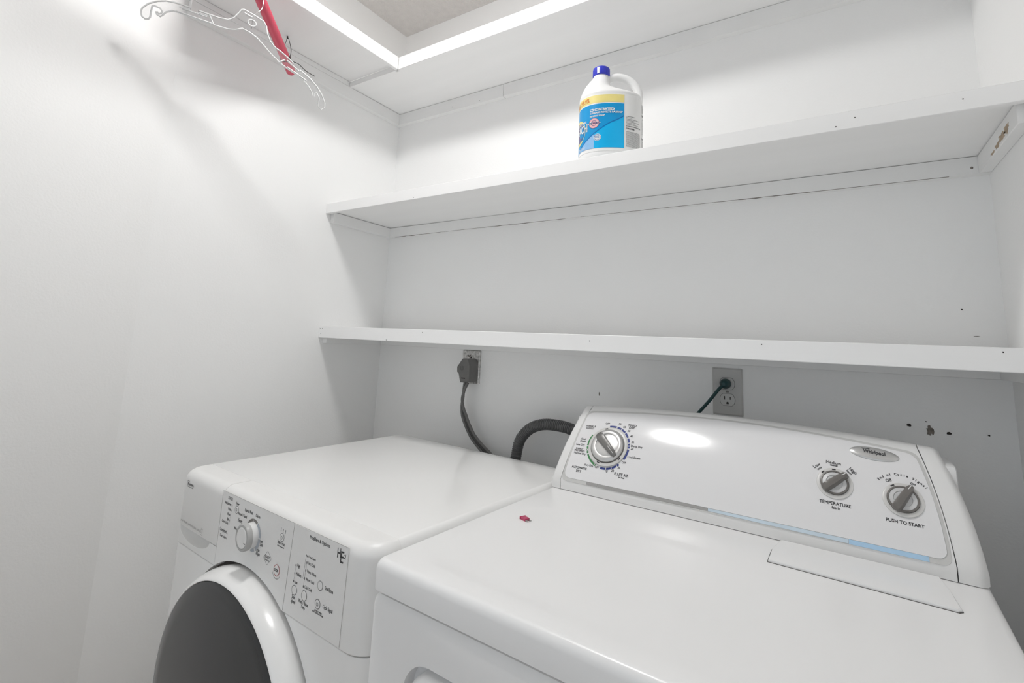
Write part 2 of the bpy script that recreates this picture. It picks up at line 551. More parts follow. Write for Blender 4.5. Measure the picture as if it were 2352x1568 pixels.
# torn caulk along the underside of the back cleat
def torn(name, parent, x0, x1, y, z, seed, h=0.0016):
    v, f = [], []
    n = int((x1 - x0) / 0.006)
    for i in range(n + 1):
        x = x0 + (x1 - x0) * i / n
        w = h * max(0.12, 0.55 + 1.2 * noise.noise((x * 38, seed, 1))) * max(0.15, 0.5 + 1.3 * noise.noise((x * 4, seed, 5)))
        v += [(x, y, z), (x, y - 0.0012, z + 0.0002), (x, y - 0.0007, z - w), (x, y + 0.001, z - w)]
    for i in range(n):
        a, b = i * 4, i * 4 + 4
        for k in range(4):
            f.append((a + k, a + (k + 1) % 4, b + (k + 1) % 4, b + k))
    f += [(3, 2, 1, 0), tuple(n * 4 + k for k in range(4))]
    return add(name, v, f, SCAR, parent)
torn('torn_caulk', mid, 0.05, 1.70, -C + 0.001, -0.0297, 3.0)

# lower shelf
Z1B, Z1T, D1 = 1.2219, 1.2604, 0.2836
low = empty('wall_shelf', (0, 0, Z1B))
tag(low, 'lowest white shelf on the back wall just above the electrical outlets', 'shelf')
# the board lifts a little at its left end
v, f = [], []
n = 50
for i in range(n + 1):
    x = 0.0005 + (W - 0.001) * i / n
    w = 0.004 * math.exp(-((x - 0.10) / 0.07) ** 2) + 0.0008 * noise.noise((x * 4, 0, 3))
    v += [(x, -D1 + 0.0175, 0.018), (x, -0.0005, 0.018), (x, -0.0005, 0.0388 + w), (x, -D1 + 0.0175, 0.0388)]
for i in range(n):
    a, b = i * 4, i * 4 + 4
    for k in range(4):
        f.append((a + k, a + (k + 1) % 4, b + (k + 1) % 4, b + k))
f += [(3, 2, 1, 0), tuple(n * 4 + k for k in range(4))]
add('board', v, f, SHELF, low)
fe1 = box('front_edge', 0.0005, W - 0.0005, -D1, -D1 + 0.0173, 0.0, Z1T - Z1B, SHELF, low, 0.0012, 1)
box('cleat', C, W, -C, 0.0, -0.0180, 0.018 - G, CLEAT, low, 0.0010, 1)
box('cleat', 0.0, C, -0.2645, -0.0005, -0.0180, 0.018 - G, CLEAT, low, 0.0010, 1)
box('cleat', W - C, W, -0.2645, -C - 0.0005, -0.0180, 0.018 - G, CLEAT, low, 0.0010, 1)
nails_y(fe1, [(0.012, 0.014), (0.018, 0.031), (0.006, 0.031), (0.476, 0.030), (0.33, 0.0035), (1.0, 0.024), (1.36, 0.030), (1.70, 0.031)], -D1)

# ---------------------------------------------------------------- outlets on the back wall
def outlet_face(x, z, y, parent):
    R = 0.0172
    loop = []
    for k in range(40):
        a = 2 * math.pi * k / 40
        loop.append((R * math.cos(a), max(-0.0143, min(0.0143, R * math.sin(a)))))
    prism('receptacle_gap', [(a * 1.05, b * 1.05) for a, b in loop], lambda a, b: (x + a, y, z + b), lambda a, b: (x + a, y - 0.0003, z + b), SEAM, parent)
    r = prism('receptacle', loop, lambda a, b: (x + a, y + 0.001, z + b), lambda a, b: (x + a, y - 0.0013, z + b), OUTLETF, parent)
    for dx, h in ((-0.0064, 0.0043), (0.0064, 0.0036)):
        prism('slot', [(dx - 0.001, 0.0015 - h + 0.0025), (dx + 0.001, 0.0015 - h + 0.0025), (dx + 0.001, 0.0015 + h + 0.0025), (dx - 0.001, 0.0015 + h + 0.0025)],
              lambda a, b: (x + a, y - 0.0012, z + b), lambda a, b: (x + a, y - 0.0015, z + b), HOLE, r)
    g = [(0.0026 * math.cos(math.pi * k / 10), -0.0075 + 0.0026 * math.sin(math.pi * k / 10)) for k in range(11)]
    g += [(-0.0026, -0.0105), (0.0026, -0.0105)]
    prism('ground_slot', g, lambda a, b: (x + a, y - 0.0012, z + b), lambda a, b: (x + a, y - 0.0015, z + b), HOLE, r)

OX, OZ = 1.2492, 1.1372
out_r = empty('wall_outlet', (OX, 0, OZ))
tag(out_r, 'grey duplex outlet plate above the dryer console with a dark green cord plugged in', 'outlet')
L = [[(a, 0.0, b) for a, b in rrect(-0.035, 0.035, -0.0573, 0.0573, 0.002, 3)],
     [(a, -0.0022, b) for a, b in rrect(-0.035, 0.035, -0.0573, 0.0573, 0.002, 3)],
     [(a, -0.0048, b) for a, b in rrect(-0.0315, 0.0315, -0.0538, 0.0538, 0.003, 3)]]
v, f = loft(L)
add('plate', v, f, OUTLETP, out_r, True, 25)
for zz in (0.0195, -0.0195):
    outlet_face(0.0, zz, -0.0048, out_r)
box('screw', -0.0032, 0.0032, -0.0056, -0.0046, -0.0022, 0.0022, KNOBGREY, out_r, 0.0006, 1)

cord = empty('power_cord', (OX - 0.002, -0.0065, OZ + 0.0195))
tag(cord, 'thin dark green cord running from the duplex outlet down behind the dryer console', 'power cord')
v, f = lathe_y([(0.0105, 0.0), (0.0125, -0.006), (0.0125, -0.016), (0.0105, -0.024), (0.0085, -0.032), (0.004, -0.036)], n=20)
add('plug', v, f, CORDGREEN, cord, True, 40)
tube('cable', spline([(-0.001, -0.026, -0.002), (-0.012, -0.036, -0.014), (-0.033, -0.037, -0.042), (-0.0675, -0.036, -0.084), (-0.105, -0.04, -0.135), (-0.13, -0.055, -0.20)], 8), 0.0038, CORDGREEN, cord)

PX, PZ = 0.4475, 1.1480
out_l = empty('dryer_outlet', (PX, 0, PZ))
tag(out_l, 'worn galvanised high-voltage outlet plate left of the drain hose', 'outlet')
L = [[(a, 0.0, b) for a, b in rrect(-0.036, 0.036, -0.0545, 0.0545, 0.002, 3)],
     [(a, -0.0065, b) for a, b in rrect(-0.036, 0.036, -0.0545, 0.0545, 0.002, 3)],
     [(a, -0.0085, b) for a, b in rrect(-0.0335, 0.0335, -0.0520, 0.0520, 0.003, 3)]]
v, f = loft(L)
add('plate', v, f, METALPL, out_l, True, 25)
prism('receptacle', rrect(-0.030, 0.031, -0.046, 0.0235, 0.004, 4), lambda a, b: (a, -0.008, b), lambda a, b: (a, -0.0098, b), KNOBGREY, out_l)
blob('screw', (0.001, -0.0085, 0.0305), 0.0036, 'y', HOLE, out_l, 5, n=10, jag=0.25, depth=0.0012)
blob('torn_paint_scar', (-0.006, -0.0085, 0.036), 0.014, 'y', SCAR, out_l, 8, (1.1, 0.28), n=22, jag=0.75, depth=0.0003)

pc = empty('power_cord', (PX, -0.010, PZ))
tag(pc, 'thick flat grey three-wire cord with a large angled plug hanging behind the washer', 'power cord')
front = [(.422, 1.148), (.443, 1.175), (.467, 1.176), (.4755, 1.159), (.4765, 1.128), (.477, 1.101), (.438, 1.0975), (.431, 1.124), (.423, 1.131)]
front = [(a - PX, b - PZ) for a, b in front]
fc = (sum(a for a, b in front) / 9, sum(b for a, b in front) / 9)
sc_ = lambda k: [(fc[0] + (a - fc[0]) * k, fc[1] + (b - fc[1]) * k) for a, b in front]
L = [[(a + 0.004, 0.0002, b) for a, b in sc_(0.96)], [(a + 0.002, -0.012, b) for a, b in sc_(1.0)], [(a, -0.036, b) for a, b in sc_(1.0)], [(a, -0.0395, b) for a, b in sc_(0.93)]]
v, f = loft(L)
plug = add('plug', v, f, CORDGREY, pc, True, 28)
v, f = lathe_y([(0.0078, -0.0392), (0.0078, -0.0402), (0.0068, -0.0406), (0.0066, -0.0398), (0.0042, -0.0398), (0.0040, -0.0405)], n=24, cx=-0.0035, cz=-0.004, cap0=False)
add('logo_boss', v, f, CORDGREY, plug, True, 30)
box('ridge_slot', -0.004, 0.012, -0.0400, -0.0390, -0.0375, -0.0345, HOLE, plug)
path = [(.456, -.036, 1.100), (.4495, -.038, 1.075), (.4463, -.040, 1.039), (.4500, -.040, 1.012), (.4611, -.040, .9857), (.4770, -.040, .959), (.4947, -.040, .9359), (.515, -.040, .918), (.5400, -.040, .900), (.580, -.045, .878), (.62, -.05, .84)]
path = [Vector((a - PX, b + 0.010, c - PZ)) for a, b, c in path]
center = spline(path, 6)
for s in (-1, 0, 1):
    pts = []
    for i, p in enumerate(center):
        t = (center[min(i + 1, len(center) - 1)] - center[max(i - 1, 0)]).normalized()
        side = Vector((0, -1, 0)).cross(t).normalized()
        k = i / (len(center) - 1)
        w = 0.0078 * (0.35 + 0.65 * min(1, abs(k - 0.17) / 0.2))
        tw = max(0.0, 1 - abs(k - 0.17) / 0.2)
        pts.append(p + side * (s * w) + Vector((0, -1, 0)) * (s * 0.006 * tw))
    tube('cable_strand', pts, 0.0046 if s else 0.0042, CORDGREY if s else CORDDARK, pc, n=10)

# ---------------------------------------------------------------- drain hose
hp = spline([(.668, -.072, .80), (.672, -.070, .86), (.6793, -.068, .9092), (.6892, -.066, .9534), (.7203, -.064, .9881), (.7631, -.063, 1.0055), (.8121, -.063, 1.008), (.8556, -.064, 1.0029), (.905, -.066, .985), (.945, -.068, .945), (.965, -.07, .88)], 4)
# even arc-length resampling, then ridges
seg = [0.0]
for a, b in zip(hp, hp[1:]): seg.append(seg[-1] + (b - a).length)
def along(d):
    for i in range(len(seg) - 1):
        if seg[i + 1] >= d:
            k = (d - seg[i]) / max(1e-9, seg[i + 1] - seg[i])
            return hp[i].lerp(hp[i + 1], k)
    return hp[-1].copy()
pts, rad = [], []
d = 0.0
while d < seg[-1]:
    for o, r in ((0, 0.0142), (0.0010, 0.0161), (0.0028, 0.0161), (0.0038, 0.0142)):
        if d + o < seg[-1]:
            pts.append(along(d + o)); rad.append(r)
    d += 0.0054
hose = tube('drain_hose', pts, rad, HOSE, None, n=16)
tag(hose, 'corrugated dark grey drain hose arching between washer and dryer', 'hose')

# ---------------------------------------------------------------- red rod tied under the upper shelf
E0 = Vector((0.0822, -0.5374, 2.0385))
RD = Vector((0.1555, -0.2002, 0.0618))
RL = RD.length
RN = RD.normalized()
rp_, rr_ = [], []
for k in range(7):
    a = math.pi / 2 * k / 6
    rp_.append(E0 + RN * (0.0142 * (1 - math.cos(a)))); rr_.append(max(0.0004, 0.0142 * math.sin(a)))
rp_ += [E0 + RN * q for q in (0.1, 0.2, 0.3, 0.4, 0.5, 0.6)]
rr_ += [0.0142] * 6
rod = tube('closet_rod', rp_, rr_, ROD, None, n=24)
tag(rod, 'glossy red round rod hanging aslant below the upper shelf', 'rod')

nail = Vector((0.0712, -0.5608, 2.1560))
wt = empty('tie_wire', nail)
tag(wt, 'thin black wire tying the red rod to the shelf above it', 'wire')
q = E0 + RN * 0.066
loop_pts = []
side = RN.cross(Vector((0, 0, 1))).normalized()
upv = side.cross(RN)
for k in range(17):
    a = 2 * math.pi * k / 16
    loop_pts.append(q + (side * math.cos(a) + upv * math.sin(a)) * 0.0150 - nail)
tube('loop', loop_pts[:-1], 0.0009, WIRE, wt, n=6, closed=True)
tube('strand', [p - nail for p in spline([nail, (0.0881, -0.5642, 2.1379), (0.1233, -0.5749, 2.0915), (0.1399, -0.5832, 2.0646), (0.1433, -0.5878, 2.0496)], 6)], 0.0010, WIRE, wt, n=6)
tube('strand', [p - nail for p in spline([nail, (0.088, -0.572, 2.134), (0.105, -0.5842, 2.110)], 6)], 0.0010, WIRE, wt, n=6)
tube('loose_end', [p - nail for p in spline([(0.1432, -0.5876, 2.0483), (0.1504, -0.5811, 2.0384), (0.1539, -0.5631, 2.0384), (0.1544, -0.5369, 2.0290), (0.1590, -0.5089, 2.0246)], 8)], 0.0011, WIRE, wt, n=6)
tube('nail', [(0.0, 0.0, -0.006), (0.0, 0.0, 0.006)], 0.0022, WIRE, wt, n=8)

# ---------------------------------------------------------------- clear plastic hanger
HANGER_O= (0.2553, -0.7579, 2.012)
HANGER_X= (0.4015, 0.8867, -0.2293)
HANGER_Y= (0.437, 0.0346, 0.8988)
HANGER_N= (0.8049, -0.4611, -0.3736)
HANGER= [(-0.2134, -0.1069), (-0.2173, -0.1016), (-0.2192, -0.0956), (-0.219, -0.0879), (-0.2115, -0.0724), (-0.1981, -0.058), (-0.1828, -0.0474), (-0.166, -0.0411), (-0.1542, -0.0382), (-0.1336, -0.0339), (-0.1332, -0.0391), (-0.1509, -0.044), (-0.1484, -0.0458), (-0.1173, -0.0388), (-0.097, -0.0353), (-0.098, -0.0325), (-0.1173, -0.0359), (-0.118, -0.0312), (-0.0949, -0.0271), (-0.0734, -0.023), (-0.0551, -0.0162), (-0.046, -0.0058), (-0.0406, 0.0094), (-0.0366, 0.0225), (-0.0324, 0.0252), (-0.0094, 0.0254), (0.0161, 0.0232), (0.0258, 0.0147), (0.0329, 0.0002), (0.0465, -0.0143), (0.0617, -0.0224), (0.0784, -0.025), (0.0973, -0.0301), (0.1147, -0.0363), (0.1129, -0.0405), (0.0979, -0.0373), (0.1022, -0.0398), (0.1343, -0.0479), (0.1352, -0.0442), (0.1469, -0.0471), (0.1669, -0.0525), (0.1893, -0.0633), (0.2081, -0.0765), (0.2234, -0.0932), (0.2283, -0.1052), (0.2223, -0.115), (0.2107, -0.1106), (0.2051, -0.0873), (0.1939, -0.0777), (0.1906, -0.0848), (0.1942, -0.0907), (0.1883, -0.0912), (0.1839, -0.0832), (0.1687, -0.0721), (0.154, -0.0649), (0.1295, -0.0595), (0.1041, -0.0564), (0.0854, -0.0521), (0.0567, -0.0415), (0.0327, -0.0299), (0.0165, -0.0226), (-0.0015, -0.019), (-0.0206, -0.0187), (-0.0323, -0.0295), (-0.0475, -0.0375), (-0.0791, -0.0452), (-0.1293, -0.0544), (-0.1571, -0.0593), (-0.1655, -0.0623), (-0.1748, -0.0715), (-0.1788, -0.082), (-0.1821, -0.0874), (-0.1898, -0.0863), (-0.1927, -0.0817), (-0.19, -0.08), (-0.1862, -0.0832), (-0.1823, -0.0785), (-0.1817, -0.0747), (-0.1879, -0.0697), (-0.2003, -0.0708), (-0.2032, -0.0738), (-0.2013, -0.0871), (-0.1991, -0.0997), (-0.2009, -0.1053), (-0.2073, -0.1087)]
HO, HX, HY, HN = Vector(HANGER_O), Vector(HANGER_X), Vector(HANGER_Y), Vector(HANGER_N)
hg = empty('clothes_hanger', HO)
tag(hg, 'clear plastic clothes hanger with metal hook on the red rod', 'hanger')
hpt = lambda a, b, o=0.0: HX * a + HY * b + HN * o
prism('body', HANGER, lambda a, b: hpt(a, b, -0.0012), lambda a, b: hpt(a, b, 0.0012), CLEAR, hg)
tube('rim', [hpt(a, b) for a, b in HANGER], 0.0019, CLEARRIM, hg, n=8, closed=True)
for a, b in (((-0.1577, -0.0574), (-0.0802, -0.0436)), ((-0.0949, -0.0271), (-0.0787, -0.045)), ((0.0822, -0.0527), (0.0937, -0.0384)), ((-0.0287, 0.018), (-0.0098, 0.0179)), ((0.104, -0.053), (0.160, -0.062)), ((-0.155, -0.045), (-0.12, -0.0405))):
    tube('rib', [hpt(*a, 0.0008), hpt(*b, 0.0008)], 0.0019, CLEARRIM, hg, n=8)
v = [hpt(-0.006 + 0.0095 * math.cos(2 * math.pi * k / 20), 0.0047 + 0.0075 * math.sin(2 * math.pi * k / 20), 0.0006) for k in range(20)]
tube('hook_boss', v, 0.0018, CLEARRIM, hg, n=8, closed=True)
hook = [(0.2493, -0.7605, 2.0051), (0.2547, -0.7611, 2.0400), (0.2600, -0.7480, 2.0620), (0.2590, -0.7440, 2.0800), (0.2560, -0.7440, 2.0980), (0.2480, -0.7410, 2.1165), (0.2330, -0.7360, 2.1215), (0.2180, -0.7320, 2.1120), (0.2130, -0.7300, 2.0980)]
tube('hook', [Vector(p) - HO for p in spline(hook, 6)], 0.0014, STEEL, hg, n=8)

# ---------------------------------------------------------------- pink blade fuse on the dryer lid
fz = empty('blade_fuse', (0.984, -0.5205, 0.9127), math.radians(-22))
tag(fz, 'tiny pinkish-red plastic blade fuse with two metal prongs on the dryer top', 'fuse')
v, f = loft([[(a, b, 0.0) for a, b in rrect(-0.0075, 0.0062, -0.0058, 0.0058, 0.001, 2)], [(a, b, 0.0036) for a, b in rrect(-0.0075, 0.0062, -0.0058, 0.0058, 0.001, 2)], [(a, b, 0.0042) for a, b in rrect(-0.0068, 0.0055, -0.0051, 0.0051, 0.001, 2)]])
add('housing', v, f, FUSEPINK, fz, True, 30)
box('top_rib', -0.0092, -0.0073, -0.0068, 0.0068, 0.0, 0.0046, FUSEPINK, fz, 0.0004, 1)
for yy in (-0.0036, 0.0036):
    box('prong', 0.006, 0.0122, yy - 0.0015, yy + 0.0015, 0.0014, 0.0021, PRONG, fz)

# ---------------------------------------------------------------- bleach bottle on the middle shelf
bt = empty('bleach_bottle', (1.015, -0.212, Z2T), math.radians(30))
tag(bt, 'white plastic bleach jug with blue cap and blue and yellow label', 'bottle')
BA, BB = 0.080, 0.063
def sect(z, l, r, b, n=48, p=2.35):
    cx, a = (r - l) / 2, (r + l) / 2
    out = []
    for k in range(n):
        t = 2 * math.pi * k / n
        c, s = math.cos(t), math.sin(t)
        out.append((cx + a * math.copysign(abs(c) ** (2 / p), c), b * math.copysign(abs(s) ** (2 / p), s), z))
    return out
S_ = [sect(0.0, .066, .066, .049), sect(.003, .074, .074, .057), sect(.009, .0785, .0785, .0615), sect(.018, .080, .080, .063), sect(.025, .0798, .0798, .0628), sect(.10, .0798, .0798, .0628),
      sect(.174, .0798, .0798, .0628), sect(.178, .0812, .0812, .0642), sect(.182, .0806, .0780, .0632), sect(.186, .0798, .0680, .0612, p=2.3), sect(.190, .0787, .053, .0592, p=2.2),
      sect(.195, .0770, .034, .0566, p=2.1), sect(.200, .0752, .018, .0535, p=2.05), sect(.206, .0728, .008, .0496, p=2), sect(.213, .0694, .002, .0445, p=2), sect(.221, .0645, -.001, .0382, p=2), sect(.230, .0582, -.003, .0312, p=2), sect(.238, .0520, -.004, .0252, p=2), sect(.244, .0480, -.0048, .0214, p=2), sect(.249, .0462, -.0050, .0200, p=2), sect(.262, .0460, -.0050, .0200, p=2)]
v1, f1 = loft(S_)
hp_ = spline([(-.016, 0, .234), (-.004, 0, .2455), (.016, 0, .2510), (.039, 0, .2465), (.059, 0, .2325), (.0705, 0, .2130), (.0740, 0, .193), (.070, 0, .176)], 5)
hr = [0.0094 + 0.0012 * math.sin(math.pi * i / (len(hp_) - 1)) for i in range(len(hp_))]
v2, f2 = tube_data(hp_, hr, 16)
v, f = join_data([(v1, f1), (v2, f2)])
add('body', v, f, HDPE, bt, True, 50)
# cap with ribs
capv, capf = [], []
prof = [(0.0215, .2495), (0.0225, .2510), (0.0225, .2690), (0.0212, .2722), (0.012, .2730)]
n = 72
for r, z in prof:
    for k in range(n):
        rr = r - (0.0007 if (k % 3 == 0 and .2505 < z < .270) else 0)
        a = 2 * math.pi * k / n
        capv.append((-.0255 + rr * math.cos(a), rr * math.sin(a), z))
for i in range(len(prof) - 1):
    for k in range(n):
        capf.append((i * n + k, i * n + (k + 1) % n, (i + 1) * n + (k + 1) % n, (i + 1) * n + k))
capf += [tuple(range(n - 1, -1, -1)), tuple((len(prof) - 1) * n + k for k in range(n))]
add('cap', capv, capf, CAPBLUE, bt, True, 30)
tag(add('cap_arrow', *join_data([quad2d(lambda x, y: (-.0255 + .0231 * math.cos(-2.05 + x), .0231 * math.sin(-2.05 + x), y), -0.13, 0.13, .2512, .2685, 3, 1)]), LABELW, bt))

def blab(off):
    def s(x, z):
        t = -math.pi / 2 + x / 0.07
        c, q = math.cos(t), math.sin(t)
        p = 2.35
        return ((BA + off) * math.copysign(abs(c) ** (2 / p), c), (BB + off) * math.copysign(abs(q) ** (2 / p), q), z)
    return s
lab = add('label', *sheet(quad2d(blab(.0005), -.155, .125, .022, .1725, 70, 2)[0], quad2d(blab(.0005), -.155, .125, .022, .1725, 70, 2)[1], quad2d(blab(-.0006), -.155, .125, .022, .1725, 70, 2)[0]), LABELW, bt, True, 40)
add('label_blue_field', *quad2d(blab(.0008), -.150, .018, .030, .1465, 50, 2), LABELB, lab, True)
# curved swoosh splitting the blue field
def swoosh(x): return .030 + .083 * ((x + .105) / .123) ** 1.25 if x > -.105 else .030
def under(s, lo, hi, x0, x1, n=40):
    v, f = [], []
    for i in range(n + 1):
        x = x0 + (x1 - x0) * i / n
        v += [s(x, lo(x)), s(x, hi(x))]
        if i: f.append((2 * i - 2, 2 * i, 2 * i + 1, 2 * i - 1))
    return v, f
add('label_light_field', *under(blab(.0010), lambda x: .0302, swoosh, -.040, .0178), LABELB2, lab, True)
add('label_pale_field', *under(blab(.0010), lambda x: .0302, swoosh, -.104, -.040), LABELB3, lab, True)
add('label_swoosh', *under(blab(.0012), swoosh, lambda x: swoosh(x) + .0032, -.104, .0178), LABELB4, lab, True)
add('label_yellow_band', *quad2d(blab(.0008), -.150, .018, .1495, .1700, 50, 2), LABELY, lab, True)
s13 = blab(.0013)
def lt(s, x0, x1, z, hs=1.0, d=0.00035):
    return bold(lambda ox, oy: text_on(s13, s, (x0 + ox, z + oy), (x1 + ox, z + oy), hs), d)
for args in (('CONCENTRATED', -.052, .000, .1275, 1.35, .0006), ('CLEANS AND PROTECTS FABRICS*', -.052, .014, .1205, 1.5), ('DISINFECTS RINGS*', -.052, -.016, .1125, 1.3),
             ('DISINFECTING', -.120, -.0635, .1000, 1.0, .0006), ('BLEACH', -.128, -.0605, .0770, 1.5, .0012), ('120 FL OZ', -.098, -.068, .034, 1.0)):
    add('white_lettering', *lt(*args), LABELW, lab)
add('orange_lettering', *lt('KILLS 99.9%', -.118, -.055, .1535, 1.25, .0005), LABELOR, lab)
# burst behind the big word
add('emblem_burst', *join_data([disc2d(blab(.00115), -.100, .0825, .034, 40, 1.0)]), LABELY, lab, True)
add('emblem_center', *join_data([disc2d(blab(.0012), -.100, .0825, .027, 40, 1.0)]), LABELPU, lab, True)
# small round seal with the maker's diamond lettering
add('seal_disc', *join_data([disc2d(blab(.00105), -.041, .096, .0130, 32)]), LABELPK, lab, True)
add('seal_ring', *join_data([ring2d(blab(.0012), -.041, .096, .0128, .0138), ring2d(blab(.0012), -.041, .096, .0062, .0075, n=28)]), LABELPU, lab, True)
dm = [s13(-.041 + a, .096 + b) for a, b in ((-.0165, 0), (-.008, -.0048), (.008, -.0048), (.0165, 0), (.008, .0048), (-.008, .0048))]
add('seal_diamond', dm, [tuple(range(6))], LABELW, lab)
s16 = blab(.0017)
add('seal_lettering', *bold(lambda ox, oy: text_on(s16, 'CLOROX', (-.0535 + ox, .0940 + oy), (-.0285 + ox, .0940 + oy), 1.0), .0004), LABELPU, lab)
add('badge_disc', *disc2d(blab(.00125), -.032, .058, .0090, 28), LABELW, lab, True)
add('badge_ring', *join_data([ring2d(blab(.0014), -.032, .058, .0068, .0078), text_on(s16, 'HE', (-.0372, .0560), (-.0272, .0560), 1.0)]), LABELB4, lab, True)
# fine print on the narrow side and the back label
rows = []
rnd = random.Random(4)
def fine(x0, x1, z, h):
    x = x0
    while x < x1 - .0006:
        w = min(x1 - x, rnd.uniform(.0012, .0042))
        rows.append(quad2d(s13, x, x + w, z, z + h, 1, 1))
        x += w + .0006
fine(.022, .044, .1125, .0014); fine(.022, .036, .1090, .0012)
for i in range(5): fine(.022, .044 if i % 2 else .060, .1055 - i * .0034, .0011)
fine(.022, .066, .0865, .0020)
for i in range(16): fine(.022, .0655, .0725 - i * .00255, .0009)
fine(.078, .122, .156, .0018)
for i in range(6): fine(.078, .118, .152 - i * .003, .0013)
rows.append(quad2d(s13, .078, .124, .1275, .1315, 4, 1))
for i in range(10): fine(.079, .12, .118 - i * .0042, .0012)
rows.append(quad2d(s13, .078, .124, .0665, .070, 4, 1))
for i in range(9): fine(.079, .12, .060 - i * .0034, .0013)
rows.append(bold(lambda ox, oy: text_on(s13, 'DANGER', (.022 + ox, .0790 + oy), (.044 + ox, .0790 + oy), 1.0), .0005))
add('fine_print', *join_data(rows), INKGREY, lab)

# ---------------------------------------------------------------- washing machine
wm = empty('washing_machine', (0.2, -0.755, 0.0), math.radians(-3.5))
tag(wm, 'white front-loading washer with round dark glass door, left of the dryer', 'washing machine')
WW = 0.686
def plan(x0, x1, y0, y1, rl, rr, z, n=8):
    out = []
    if rl > 0:
        for k in range(n + 1):
            a = math.radians(180 + 90 * k / n)
            out.append((x0 + rl + rl * math.cos(a), y0 + rl + rl * math.sin(a), z))
    else:
        out += [(x0, y0 + 1e-4 * (n - k), z) for k in range(n + 1)]
    if rr > 0:
        for k in range(n + 1):
            a = math.radians(270 + 90 * k / n)
            out.append((x1 - rr + rr * math.cos(a), y0 + rr + rr * math.sin(a), z))
    else:
        out += [(x1, y0 + 1e-4 * k, z) for k in range(n + 1)]
    out += [(x1, y1, z), (x0, y1, z)]
    return out
def piece(name, x0, x1, z0, z1, rl, rr, rtop, mat_, y1=0.058, tl=True, tr=True, y0=0.0):
    L = [plan(x0 + .0006, x1 - .0006, y0 + .0012, y1, rl, rr, z0), plan(x0, x1, y0, y1, rl, rr, z0 + .0018)]
    if rtop:
        K = 8
        for k in range(K + 1):
            a = math.pi / 2 * k / K
            ins = rtop * (1 - math.cos(a)); zz = z1 - rtop + rtop * math.sin(a)
            sl = ins if tl else 0; sr = ins if tr else 0
            L.append(plan(x0 + sl * .6, x1 - sr * .6, y0 + ins, y1, max(0, rl - ins * .3) if rl else 0, min(max(0, rr - ins * .3), y1 - y0 - ins - .002) if rr else 0, zz))
    else:
        L += [plan(x0, x1, y0, y1, rl, rr, z1 - .0008), plan(x0 + .0004, x1 - .0004, y0 + .0008, y1, rl, rr, z1)]
    v, f = loft(L)
    return add(name, v, f, mat_, wm, True, 35)

def cyl_cutter(cx, cz, r, y0, y1):
    v, f = lathe_y([(r, y0), (r, y1)], n=128, cx=cx, cz=cz)
    o = add('cutter', v, f, None)
    o.location = wm.location; o.rotation_euler = wm.rotation_euler
    bpy.context.view_layer.update()
    return o
DCX, DCZ, DCR = 0.334, 0.534, 0.264
cab = piece('cabinet', 0.0, WW, 0.03, 0.7615, 0.028, 0.045, 0, ENAMEL_W, y1=0.655, y0=0.003)
boolean(cab, cyl_cutter(DCX, DCZ, DCR, -0.05, 0.022))
dr = piece('detergent_drawer', 0.004, 0.2085, 0.8004, 0.917, 0.030, 0, 0.021, PANEL, tr=False)
pull = piece('drawer_pull', 0.004, 0.2085, 0.7640, 0.7992, 0.030, 0, 0, PANEL, y0=0.0004)
bm = bmesh.new()
bmesh.ops.create_uvsphere(bm, u_segments=40, v_segments=24, radius=1.0)
me = bpy.data.meshes.new('cutter'); bm.to_mesh(me); bm.free()
cut = bpy.data.objects.new('cutter', me); COL.objects.link(cut)
cut.matrix_world = Matrix.Translation(wm.location) @ Matrix.Rotation(math.radians(-3.5), 4, 'Z') @ Matrix.Translation((0.103, -0.002, 0.8005)) @ Matrix.Diagonal((0.074, 0.030, 0.0250, 1))
bpy.context.view_layer.update()
boolean(pull, cut)
pan = piece('control_panel', 0.2095, WW, 0.7640, 0.917, 0, 0.048, 0.021, PANEL, tl=False)
boolean(pan, cyl_cutter(DCX, DCZ, DCR, -0.05, 0.022))

# worktop behind the panel
WTOP = []
def tloop(x0, x1, y0, y1, r, z, n=6):
    out = [(x0, y0, z), (x1, y0, z)]
    for cx, a0 in ((x1 - r, 0), (x0 + r, 90)):
        for k in range(n + 1):
            a = math.radians(a0 + 90 * k / n)
            out.append((cx + r * math.cos(a), y1 - r + r * math.sin(a), z))
    return out
WTOP.append(tloop(0.002, WW, 0.0581, 0.660, .020, .7625))
for k in range(9):
    a = math.pi / 2 * k / 8
    ins = .021 * (1 - math.cos(a))
    WTOP.append(tloop(0.003 + ins * .6, WW - ins * .6, 0.0581, 0.660 - ins, .020, .917 - .021 + .021 * math.sin(a)))
v, f = loft(WTOP)
add('worktop', v, f, ENAMEL_W, wm, True, 35)

# panel overlays (thin sheets)
wf = lambda off: (lambda x, z: (x, -off, z))
arc = []
a0 = math.asin((0.7665 - DCZ) / (DCR + .0035))
x_arc = (DCR + .0035) * math.cos(a0)
for k in range(25):
    a = (math.pi - a0) + (a0 - (math.pi - a0)) * k / 24
    q = (DCX + (DCR + .0035) * math.cos(a), DCZ + (DCR + .0035) * math.sin(a))
    if q[0] > .2112 and q[0] < .4665: arc.append(q)
lp = [(.2112, .9083), (.2005 + .0107, .7720)] + arc + [(.4668, .7665), (.4770, .9083)]
prism('cycle_panel', lp, lambda x, z: (x, .0004, z), lambda x, z: (x, -.0007, z), PANEL, wm)
prism('options_panel', [(.4678, .7668), (.6275, .7668), (.6315, .9075), (.4782, .9075)], lambda x, z: (x, .0004, z), lambda x, z: (x, -.0007, z), PANEL, wm)
surf = wf(.0010)
add('panel_lines', *join_data([line2d(surf, (.2102, .772), (.2102, .9085), .0005), line2d(surf, (.4672, .7665), (.4776, .9085), .0006), line2d(surf, (.2102, .9090), (.6320, .9080), .0006), line2d(surf, (.6279, .7668), (.6321, .9080), .0005)]), SEAMGREY, wm)
